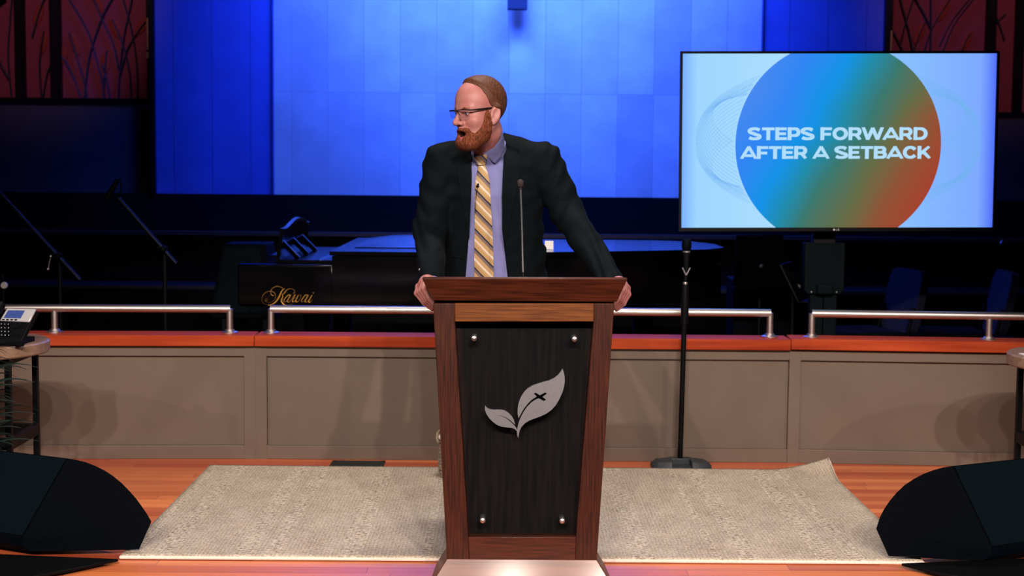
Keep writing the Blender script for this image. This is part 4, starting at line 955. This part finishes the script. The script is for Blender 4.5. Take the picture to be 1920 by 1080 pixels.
# ---- head, in its own axes: face towards -y, his left ear at +x
YAW, PIT, ROL = math.radians(-54), math.radians(5), math.radians(0)
RH = Matrix.Rotation(YAW, 3, 'Z') @ Matrix.Rotation(PIT, 3, 'X'); HS = 1.005
H0 = W(899, 208.5, 5.40)
def h2w(p): return H0 + RH @ (Vector(p)*HS)
RHn = np.array(RH)
def w2h(P):
    q = [P[i]-np.float32(H0[i]) for i in range(3)]
    return [(RHn[0][j]*q[0]+RHn[1][j]*q[1]+RHn[2][j]*q[2])/HS for j in range(3)]
def head_core(P):
    X, Y, Z = P; A = [np.abs(X), Y, Z]
    d = ell(P, (0, .013, .034), (.0765, .093, .089))
    d = smin(d, ell(P, (0, -.022, .038), (.066, .066, .068)), .03)          # forehead
    d = smin(d, ell(P, (0, -.020, -.045), (.060, .066, .080)), .03)         # face
    d = smin(d, cone(A, (.056, .006, -.052), (.022, -.062, -.106), .019, .018), .03)   # jaw
    d = smin(d, ell(P, (0, -.066, -.108), (.028, .024, .020)), .025)       # chin
    d = smin(d, ell(A, (.040, -.052, -.034), (.026, .026, .024)), .02)      # cheek
    d = smin(d, cone(A, (.012, -.081, .016), (.045, -.066, .016), .010, .010), .014)    # brow
    d = smax(d, -ell(A, (.032, -.094, -.004), (.019, .016, .013)), .012)    # socket
    d = smin(d, ell(A, (.031, -.0705, -.004), (.0145, .0125, .0125)), .003)
    d = smin(d, cone(A, (.019, -.083, .0035), (.046, -.070, .003), .0045, .004), .005)  # upper lid
    d = smin(d, cone(P, (0, -.084, .008), (0, -.109, -.034), .0080, .0100), .012)
    d = smin(d, ell(P, (0, -.109, -.037), (.0110, .0110, .0095)), .008)
    d = smin(d, ell(A, (.0135, -.093, -.040), (.0085, .0115, .009)), .007)
    d = smax(d, -ell(A, (.0065, -.099, -.0475), (.004, .006, .004)), .003)  # nostril
    d = smin(d, cone(A, (0, -.087, -.058), (.022, -.076, -.062), .010, .007), .010)     # upper lip mass
    d = smin(d, cone(A, (0, -.086, -.0935), (.018, -.077, -.088), .0085, .006), .008)   # lower lip
    d = smin(d, cone(A, (0, -.0905, -.0655), (.021, -.078, -.070), .0045, .003), .005)
    d = smax(d, -ell(P, (0, -.088, -.0785), (.0205, .026, .0105)), .004)    # open mouth
    Re = np.array(Matrix.Rotation(math.radians(-26), 3, 'Z') @ Matrix.Rotation(math.radians(-10), 3, 'X'))
    e = ell(A, (.0850, .0110, -.013), (.0085, .0195, .0335), Re)
    e = smin(e, ell(A, (.0815, .003, -.041), (.007, .010, .012), Re), .006)                # lobe
    e = smax(e, -ell(A, (.0935, .0065, -.013), (.0085, .0095, .0165), Re), .004)
    e = smax(e, -ell(A, (.0960, .0150, -.003), (.0065, .0075, .020), Re), .004)
    e = smin(e, ell(A, (.0815, -.0050, -.019), (.006, .005, .008)), .004)
    d = smin(d, e, .006)
    return d
NB0, NB1 = h2w((0, .030, -.075)), W(916, 300, 5.56)
def neck_d(P): return cone(P, NB0, NB1, .057, .059)
def head_world(P):
    hp = w2h(P); return smin(head_core(hp)*HS, neck_d(P), .022)
lo = [H0[i]-.18 for i in range(3)]; hi = [H0[i]+.18 for i in range(3)]; lo[2] = H0.z-.22; hi[2] = H0.z+.16
Vh, Qh = surfnets(head_world, lo, hi, .0030)
# material regions of the skin mesh
cen = Vh[Qh].mean(1); hc = w2h([cen[:, i] for i in range(3)])
mi = np.zeros(len(Qh), int)
mouth = ell(hc, (0, -.080, -.0785), (.0215, .024, .0112)) < 0
mi[mouth & (hc[1] > -.0905+.0)] = 2
lip = ((np.abs(hc[2]+.0915) < .0065) & (np.abs(hc[0]) < .019) & (hc[1] < -.074)); mi[lip & (mi == 0)] = 1
ew = (np.abs(hc[2]+.0052) < .0033) & (np.abs(np.abs(hc[0])-.031) < .0105) & (hc[1] < -.072); mi[ew] = 3
ir = ew & (((hc[0]-.029)**2+(hc[2]+.005)**2 < .0056**2) | ((hc[0]+.033)**2+(hc[2]+.005)**2 < .0056**2)); mi[ir] = 4

# ---- limbs and torso landmarks
SL, EL, WL = W(830, 303, 5.56), W(806, 432, 5.56), W(809, 530, 5.20)     # picture left (his right)
SR, ER, WR = W(1020, 303, 5.56), W(1066, 402, 5.52), W(1151, 536, 5.19)  # picture right (his left)
ZT = [.78, .92, 1.05, 1.20, 1.34, 1.45, 1.52]
TA = [.222, .218, .208, .196, .194, .165, .09]; TB = [.150, .142, .136, .134, .130, .105, .075]
TCX = [W(926, 520, 5.65).x]*3 + [W(925, 430, 5.6).x, W(925, 360, 5.58).x, W(925, 310, 5.57).x, W(922, 290, 5.56).x]
TCY = [5.76, 5.74, 5.70, 5.65, 5.60, 5.57, 5.565]
def torso(P, inset=0, z0=.80, pw=2.4):
    X, Y, Z = P; a = np.interp(Z, ZT, TA)-inset; b = np.interp(Z, ZT, TB)-inset; cx = np.interp(Z, ZT, TCX); cy = np.interp(Z, ZT, TCY)
    r = (np.abs((X-cx)/a)**pw+np.abs((Y-cy)/b)**pw)**(1/pw)
    d = (r-1)*np.minimum(a, b)
    d = smax(d, Z-(1.50-inset), .05); return smax(d, z0-Z, .01)
def sleeves(P, r0=.073, r1=.062, r2=.048, k=.03, cut=.0):
    L = smin(cone(P, SL, EL, r0, r1), cone(P, EL, EL.lerp(WL, 1-cut), r1, r2), k)
    R = smin(cone(P, SR, ER, r0, r1), cone(P, ER, ER.lerp(WR, 1-cut), r1, r2), k)
    return np.minimum(L, R)
NKL, NKR = W(872, 276, 5.57), W(958, 270, 5.57)
def shoulders(P, r=.055):
    d = smin(cone(P, W(895, 282, 5.58), SL+Vector((.012, 0, .0)), r*1.06, r*1.25), cone(P, W(945, 278, 5.58), SR+Vector((-.012, 0, .0)), r*1.06, r*1.25), .03)
    return d
OPX = lambda Z: (np.interp(Z, [W(900, y, 5.45).z for y in (560, 515, 430, 350, 283, 262)], [W(x, y, 5.47).x for x, y in ((868, 560), (872, 515), (880, 430), (884, 350), (885, 283), (880, 262))]),
                 np.interp(Z, [W(900, y, 5.45).z for y in (560, 515, 430, 350, 283, 262)], [W(x, y, 5.47).x for x, y in ((956, 560), (951, 515), (941, 430), (942, 350), (944, 283), (942, 262))]))
def folds(P):
    X, Y, Z = P
    f = .0034*np.sin(58*Z+34*X+9*np.sin(17*X))*np.clip((np.abs(X-PB.x)-.14)/.06, 0, 1)
    return f+.0012*np.sin(31*X+22*Z+6*np.sin(14*Z))+.0009*np.sin(95*Z-60*X+20*Y)
def jacket_solid(P):
    d = smin(torso(P), shoulders(P), .05); d = smin(d, sleeves(P, cut=-.07), .022)
    return d+folds(P)
def jacket(P):
    X, Y, Z = P; d = jacket_solid(P)
    xl, xr = OPX(Z); cy = np.interp(Z, ZT, TCY)
    slot = np.maximum(np.maximum(xl-X, X-xr), Y-cy+.03)
    d = np.maximum(d, -slot)
    nk = cone(P, NB0, NB1+Vector((0, 0, -.05)), .074, .080); d = np.maximum(d, -nk)      # neck opening
    for a, b, n in ((EL, WL, 1.045), (ER, WR, 1.05)):                                      # open cuffs
        ax = (b-a).normalized(); e = a.lerp(b, n); s = [P[i]-np.float32(e[i]) for i in range(3)]
        near = np.sqrt(s[0]**2+s[1]**2+s[2]**2)-.09
        d = np.maximum(d, -np.maximum(near, -(s[0]*ax.x+s[1]*ax.y+s[2]*ax.z)))
    return d
CPA, CPB, CPC = W(905, 290, 5.46), W(945, 245, 5.56), W(877, 279, 5.54)
CPN = (CPB-CPA).cross(CPC-CPA).normalized()
if CPN.z < 0: CPN = -CPN
def shirt(P):
    X, Y, Z = P
    d = smin(torso(P, .012), shoulders(P, .046), .05)
    cp_ = CPN.dot; col = cone(P, NB0, NB1, .0635, .069); pl_ = (X-CPA.x)*CPN.x+(Y-CPA.y)*CPN.y+(Z-CPA.z)*CPN.z
    col = np.maximum(np.maximum(col, pl_), -(pl_+.09)); d = smin(d, col, .008)
    d = np.maximum(d, -np.maximum(cone(P, NB0, NB1, .059, .063), -(pl_+.035)))
    d = d+.0018*np.sin(40*Z+55*X+7*np.sin(20*X))+.0012*np.sin(120*X-30*Z)
    for a, b in ((EL, WL), (ER, WR)):
        e = cone(P, a.lerp(b, .80), a.lerp(b, 1.16), .042, .040); ax = (b-a).normalized(); en = a.lerp(b, 1.15); s = [P[i]-np.float32(en[i]) for i in range(3)]
        d = np.minimum(d, np.maximum(e, s[0]*ax.x+s[1]*ax.y+s[2]*ax.z))
    return d
# ---- hands, gripping the two sides of the lectern
def hand(P, wrist, fing, palm, thumb):
    d = smin(cone(P, wrist, palm[0], .027, .026), cone(P, palm[0], palm[1], .024, .019), .02)
    d = smin(d, cone(P, palm[0], palm[2], .022, .016), .02)
    for f in fing:
        r = [.0108, .0098, .0088, .0074]
        e = chain(P, f, r, .004); e = np.minimum(e, cone(P, f[0], f[0]+Vector((0, 0, .0005)), .0118, .0118))
        d = smin(d, e, .0045)
        d = smin(d, cone(P, palm[0], f[0], .012, .0105), .008)
    return smin(d, chain(P, thumb, [.016, .0125, .011, .009], .006), .010)
def fingers(f0, sgn):
    out = []
    for i in range(4):
        Y = 5.035+.0205*i; pts = f0(i); out.append([W(x, y, Y+dy) for (x, y), dy in zip(pts, (.012, .0, -.006, -.010))])
    return out
fl_ = fingers(lambda i: ((800-5.0*i, 524+4.5*i), (794-4.2*i, 541+3.0*i), (803-2.6*i, 559+3.0*i), (815-1.5*i, 572+2.6*i)), 1)
fr_ = fingers(lambda i: ((1165+3.6*i, 530+3.5*i), (1168+3.4*i, 543+3*i), (1161+2.8*i, 560+3*i), (1150+2*i, 573+2.6*i)), -1)
thL = [W(810, 528, 5.17), W(817, 526, 5.12), W(827, 526, 5.06), W(836, 527, 5.02)]
thR = [W(1149, 533, 5.15), W(1141, 531, 5.10), W(1131, 530, 5.05), W(1123, 531, 5.01)]
def handL(P): return smin(hand(P, WL, fl_, (W(801, 531, 5.13), W(796, 537, 5.07), W(794, 538, 5.11)), thL), cone(P, EL.lerp(WL, .8), WL, .034, .029), .015)
def handR(P): return smin(hand(P, WR, fr_, (W(1160, 534, 5.12), W(1166, 540, 5.06), W(1170, 541, 5.10)), thR), cone(P, ER.lerp(WR, .8), WR, .034, .029), .015)
def bounds(pts, m): return [min(p[i] for p in pts)-m for i in range(3)], [max(p[i] for p in pts)+m for i in range(3)]
parts = [(Vh, Qh, mi)]
for f, fg, th, wr, el in ((handL, fl_, thL, WL, EL), (handR, fr_, thR, WR, ER)):
    b0, b1 = bounds([p for q in fg for p in q]+th+[wr, el.lerp(wr, .8)], .05); V, Q = surfnets(f, b0, b1, .0026); parts.append((V, Q, np.zeros(len(Q), int)))
def under(P):                                                      # body beneath the clothes
    d = smin(torso(P, .03, .86), shoulders(P, .036), .04); d = smin(d, sleeves(P, .05, .042, .03, cut=.16), .02)
    for s in (-1, 1):
        h = Vector((PB.x+s*.10, 5.77, .90)); d = smin(d, chain(P, [h, Vector((PB.x+.05+s*.095, 5.77, .49)), Vector((PB.x+.07+s*.09, 5.80, .09))], [.078, .052, .036]), .02)
    return d
b0, b1 = bounds([SL, SR, WL, WR, Vector((PB.x, 5.8, .06)), Vector((PB.x, 5.5, 1.5)), Vector((PB.x, 5.9, 1))], .09)
V, Q = surfnets(under, b0, b1, .014); parts.append((V, Q, np.zeros(len(Q), int)))
VV, QQ, MM, n0 = [], [], [], 0
for V, Q, m in parts: VV.append(V); QQ.append(Q+n0); MM.append(m); n0 += len(V)
body = np_obj('person', (np.concatenate(VV), np.concatenate(QQ)), [MT['skin'], MT['lip'], MT['mouth'], MT['eye'], MT['iris']], None, PB, np.concatenate(MM))
tag(body, 'bearded person in dark suit, striped tie and glasses gripping the lectern', 'person')
b0, b1 = bounds([SL, SR, WL, WR, ER, EL, Vector((PB.x, 5.93, .78)), Vector((PB.x, 5.46, 1.56))], .085)
jk = np_obj('jacket', surfnets(jacket, b0, b1, .0055), MT['suit'], body, PB, smooth_iter=1)
np_obj('shirt', surfnets(shirt, b0, b1, .0055), MT['shirt'], body, PB, smooth_iter=1)
def trousers(P):
    d = None
    for s in (-1, 1):
        e = chain(P, [Vector((PB.x+s*.095, 5.78, .95)), Vector((PB.x+.05+s*.095, 5.77, .49)), Vector((PB.x+.07+s*.09, 5.80, .05))], [.122, .082, .066], .03)
        d = e if d is None else smin(d, e, .03)
    d = smax(d, .045-P[2], .004); return smax(d, P[2]-1.02, .02)
np_obj('trousers', surfnets(trousers, *bounds([Vector((PB.x-.13, 5.8, .02)), Vector((PB.x+.18, 5.8, 1.0))], .17), .012), MT['suit'], body, PB, smooth_iter=1)
for s in (-1, 1):
    c_ = Vector((PB.x+.07+s*.092, 5.74, 0))
    def shoe(P): return smax(smin(cone(P, c_+Vector((0, .08, .045)), c_+Vector((s*.02, -.13, .035)), .045, .040), cone(P, c_+Vector((0, .07, .05)), c_+Vector((0, .06, .10)), .045, .045), .02), .013-P[2], .004)
    np_obj('shoe', surfnets(shoe, *bounds([c_, c_+Vector((0, -.1, .1))], .16), .008), MT['shoe'], body, PB, smooth_iter=1)

# ---- hair and beard follow the head surface
def hair_f(P):
    hp = w2h(P); X, Y, Z = hp; aX = np.abs(X)
    base = head_core([X, Y, Z])*HS
    line = np.interp(Z, [-.09, -.06, .0, .012, .03, .05, .065, .085, .105, .125, .14], [.070, .056, .030, .000, -.012, -.020, -.025, -.035, -.052, -.070, -.08])
    reg = line-Y+.002*np.sin(160*Z)
    low = (-.078-Z)
    ear = .016-np.sqrt(((aX-.082)/.7)**2+(Y-.006)**2+((Z+.017)/1.7)**2)
    th = np.interp(Z, [-.08, -.02, .05, .09, .13], [.002, .005, .008, .009, .010])*np.clip((Y-line)/.024, .12, 1)
    str_ = .0004*np.sin(230*Z+90*Y+40*np.sin(60*X))
    d = np.maximum(base-th-str_, -(base+.012)); d = smax(d, reg, .008); d = smax(d, low, .010); return smax(d, ear, .006)
np_obj('hair', surfnets(hair_f, lo, hi, .0030), MT['hair'], body, PB)
def beard_f(P):
    hp = w2h(P); X, Y, Z = hp; aX = np.abs(X)
    base = head_core([X, Y, Z])*HS
    top = np.interp(Y, [-.13, -.080, -.073, -.067, -.060, -.052, -.042, -.033, -.026, -.018, -.008, .03], [-.0525, -.0535, -.060, -.073, -.074, -.067, -.054, -.036, -.014, .012, .022, -.05])   # upper line of the beard along the cheek
    reg = Z-top+.0012*np.sin(260*X+300*Y)
    bk_ = Y-np.interp(Z, [-.13, -.08, -.05, -.02, .02], [.010, .004, -.004, -.010, -.008])
    bot = -.128-Z-np.clip((Y+.02)*.9, -.03, .05)*-1.0
    mo = .0-ell(hp, (0, -.084, -.0815), (.0235, .04, .0165))
    und = .0-ell(hp, (.0, -.09, -.0985), (.0165, .03, .0075))
    th = .0060+.0050*np.clip((-.085-Z)/.03, 0, 1)+.0009*np.sin(300*X+210*Z+50*np.sin(90*Y))
    th = th*np.clip((top-Z)/.014, .2, 1)
    d = np.maximum(base-th, -(base+.010)); d = smax(d, reg, .008); d = smax(d, bk_, .008); d = smax(d, bot, .010); d = smax(d, mo, .004)
    return smax(d, und, .004)
np_obj('beard', surfnets(beard_f, lo, hi, .0028), MT['beard'], body, PB)
def ebrow(P):
    hp = w2h(P); A = [np.abs(hp[0]), hp[1], hp[2]]; base = head_core(hp)*HS
    s = np.maximum(chain([A[0], A[1]*0, A[2]], [(.013, 0, .0095), (.030, 0, .0140), (.048, 0, .0100)], [.0030, .0028, .0020]), A[1]+.03); return smax(np.maximum(base-.002, -(base+.006)), s, .003)
np_obj('eyebrows', surfnets(ebrow, lo, hi, .0026), MT['beard'], body, PB)

# ---- spectacles
def hl(p): return h2w(p)-PB
gb = MB(); TPI = []
def rim(s):
    out = []
    for i in range(24):
        a = 2*math.pi*i/24; ce, se = math.cos(a), math.sin(a)
        x = .0265*math.copysign(abs(ce)**.55, ce); z = .0155*math.copysign(abs(se)**.6, se)
        if se > 0: z = min(z, .0125)
        xx = s*(.0335+x*1.0); out.append((xx, -.103+.012*(abs(xx)/.06)**2, -.003+z))
    return out
gl_ = None
g = bpy.data.objects.new('glasses', None); C.objects.link(g); g.parent = body
for s in (-1, 1):
    r = rim(s); top_ = [p for p in r if p[2] > .007]; top_.sort(key=lambda p: p[0])
    obj('lens', MB().prism([hl(p) for p in r], (RH @ Vector((0, .0012, 0)))), MT['lens'], g, recalc=True)
    obj('lens_bar', MB().tube([hl(p) for p in top_], .0021, 8), MT['glasses'], g)
    lowr = [p for p in r if p[2] <= .0095]; lowr.sort(key=lambda p: math.atan2(p[2]+.003, (p[0]-s*.0335))+ (0 if (p[2] < -.003 or p[0]-s*.0335 > 0) else -2*math.pi))
    obj('lens_rim', MB().tube([hl(p) for p in lowr], .0006, 6), MT['thin_rim'], g)
    obj('temple', MB().tube([hl((s*.0600, -.092, .0075)), hl((s*.0695, -.078, .0075)), hl((s*.0765, -.040, .0085)), hl((s*.0800, -.006, .0100)), hl((s*.0815, .010, .011))], [.0022, .0026, .0034, .0030, .0022], 8), MT['glasses'], g)
obj('bridge', MB().tube([hl((-.010, -.1030, .0055)), hl((0, -.1060, .0070)), hl((.010, -.1030, .0055))], .0019, 8), MT['glasses'], g)
for s in (-1, 1): obj('nose_pad', MB().tube([hl((s*.010, -.103, .003)), hl((s*.0095, -.097, -.006)), hl((s*.0085, -.095, -.012))], .0013, 6), MT['glasses'], g)

# ---- garment pieces laid on the surfaces
def drape(sdf, px, Y0=5.15):
    n = len(px); d = np.array([tuple(ray(x, y)) for x, y in px]); d = d/np.linalg.norm(d, axis=1)[:, None]
    t = Y0/d[:, 1]; c = np.array(tuple(CAM))
    for _ in range(70):
        P = c[None]+d*t[:, None]; v = sdf([P[:, 0].astype(np.float32), P[:, 1].astype(np.float32), P[:, 2].astype(np.float32)])
        t = t+np.clip(v, -.02, .05)*.8
    return c[None]+d*t[:, None], d
def resample(c, n):
    c = np.array(c, float); s = np.r_[0, np.cumsum(np.linalg.norm(np.diff(c, axis=0), axis=1))]; u = np.linspace(0, s[-1], n)
    return np.stack([np.interp(u, s, c[:, 0]), np.interp(u, s, c[:, 1])], 1)
def strip(name, sdf, ca, cb, m, t_out, t_in=.004, N=30, K=7, parent=None, bulge=0, smooth_d=0):
    a, b = resample(ca, N), resample(cb, N); g = np.stack([a+(b-a)*k/(K-1) for k in range(K)], 1).reshape(-1, 2)
    S, d = drape(sdf, g)
    D = S[:, 1].reshape(N, K)
    for _ in range(smooth_d):
        E = np.pad(D, 1, mode='edge'); D = (E[:-2, 1:-1]+E[2:, 1:-1]+E[1:-1, :-2]+E[1:-1, 2:]+2*D)/6
    S = np.array(tuple(CAM))[None]+(S-np.array(tuple(CAM))[None])*(D.reshape(-1)/S[:, 1])[:, None]
    prof = np.array([math.sin(math.pi*k/(K-1))**.5 if 0 < k < K-1 else 0 for k in range(K)])
    out = (t_out+bulge*np.tile(prof, N))[:, None]
    F_ = S-d*out; B_ = S+d*t_in; n = N*K; V = np.concatenate([F_, B_])-np.array(PB)[None]; Fc = []
    for i in range(N-1):
        for k in range(K-1):
            q = (i*K+k, i*K+k+1, (i+1)*K+k+1, (i+1)*K+k); Fc.append(q); Fc.append(tuple(n+x for x in q[::-1]))
    bd = [i*K for i in range(N)]+[(N-1)*K+k for k in range(1, K)]+[i*K+K-1 for i in range(N-2, -1, -1)]+[k for k in range(K-2, 0, -1)]
    for x, y in zip(bd, bd[1:]+bd[:1]): Fc.append((x, y, y+n, x+n))
    return obj(name, MB().raw([tuple(v) for v in V], Fc), m, parent or body, smooth=50)
# tie: blade and knot
def knot_s(P):
    X, Y, Z = P; pl_ = (X-CPA.x)*CPN.x+(Y-CPA.y)*CPN.y+(Z-CPA.z)*CPN.z
    return smin(smin(torso(P, .012), shoulders(P, .046), .05), cone(P, NB0, NB1, .065, .072), .02)
def shirt_s(P): return smin(torso(P, .012), shoulders(P, .046), .05)
tie = strip('tie', knot_s, [(897, 308), (894, 325), (891, 345), (890, 380), (890, 430), (889, 480), (889, 540)], [(909, 307), (914, 322), (918, 340), (920.5, 380), (923, 430), (925, 480), (926, 540)], MT['tie'], .007, .002, 40, 7, bulge=.007, smooth_d=6)
strip('knot', knot_s, [(888, 295), (891, 302), (895, 310)], [(912, 289), (913.5, 298), (910, 309)], MT['tie'], .007, .006, 10, 7, tie, bulge=.011, smooth_d=3)
# collar leaves
def collar_s(P): return smin(shirt_s(P), cone(P, NB0, NB1, .0635, .069), .008)
strip('collar_leaf', collar_s, [(942, 247), (937, 262), (926, 276), (914, 284), (906, 288)], [(946, 262), (945, 280), (940, 294), (929, 307), (924, 304)], MT['shirt'], .006, .002, 18, 7, smooth_d=2)
strip('collar_leaf', collar_s, [(876, 276), (880, 284), (886, 290), (893, 293)], [(878, 290), (880, 302), (884, 309), (890, 300)], MT['shirt'], .006, .002, 14, 6, smooth_d=2)
# lapels and collar of the jacket
strip('lapel', jacket_solid, [(944, 247), (946, 275), (943, 320), (941, 370), (942, 430), (945, 462)], [(966, 262), (977, 297), (973, 330), (966, 370), (955, 420), (946, 463)], MT['suit'], .0065, .003, 36, 7, jk, smooth_d=4)
strip('lapel', jacket_solid, [(884, 282), (884, 320), (883, 370), (881, 420), (880, 446)], [(862, 268), (856, 306), (859, 335), (868, 385), (879, 447)], MT['suit'], .0065, .003, 36, 7, jk, smooth_d=4)
strip('jacket_collar', jacket_solid, [(946, 252), (946, 262), (947, 272)], [(960, 258), (968, 266), (975, 282)], MT['suit'], .010, .004, 14, 6, jk, smooth_d=2)
strip('pocket_flap', jacket_solid, [(846, 470), (846, 482)], [(872, 474), (872, 486)], MT['suit'], .004, .003, 8, 8, jk, smooth_d=2)
for q in ((870.5, 478),): 
    S, d = drape(jacket_solid, [q]); obj('button', MB().ball(Vector(S[0])-Vector(d[0])*.001-PB, .006, 12), MT['plastic'], jk)
for k in range(2):
    S, d = drape(jacket_solid, [(786.5+k*.6, 505.5+k*6)]); obj('cuff_button', MB().ball(Vector(S[0])-PB, .0045, 10), MT['steel_dull'] if k == 0 else MT['plastic'], jk)
# lavalier on the tie
S, d = drape(shirt_s, [(895.5, 349), (897, 344), (894, 356), (892, 372), (891, 400), (892.5, 349)]); Lp = [Vector(S[i])-Vector(d[i])*.019-PB for i in range(6)]
lv = obj('lapel_microphone', MB().ball(Lp[0], (.0055, .004, .0045), 12).tube([Lp[0], Lp[1]], .0032, 8).tube([Lp[5], Lp[0]], .0026, 8), MT['plastic'], body, label='black clip microphone')
obj('cable', MB().tube([Lp[0], Lp[2], Lp[3], Lp[4]+Vector((0, .004, 0))], .0011, 6), MT['plastic'], lv)
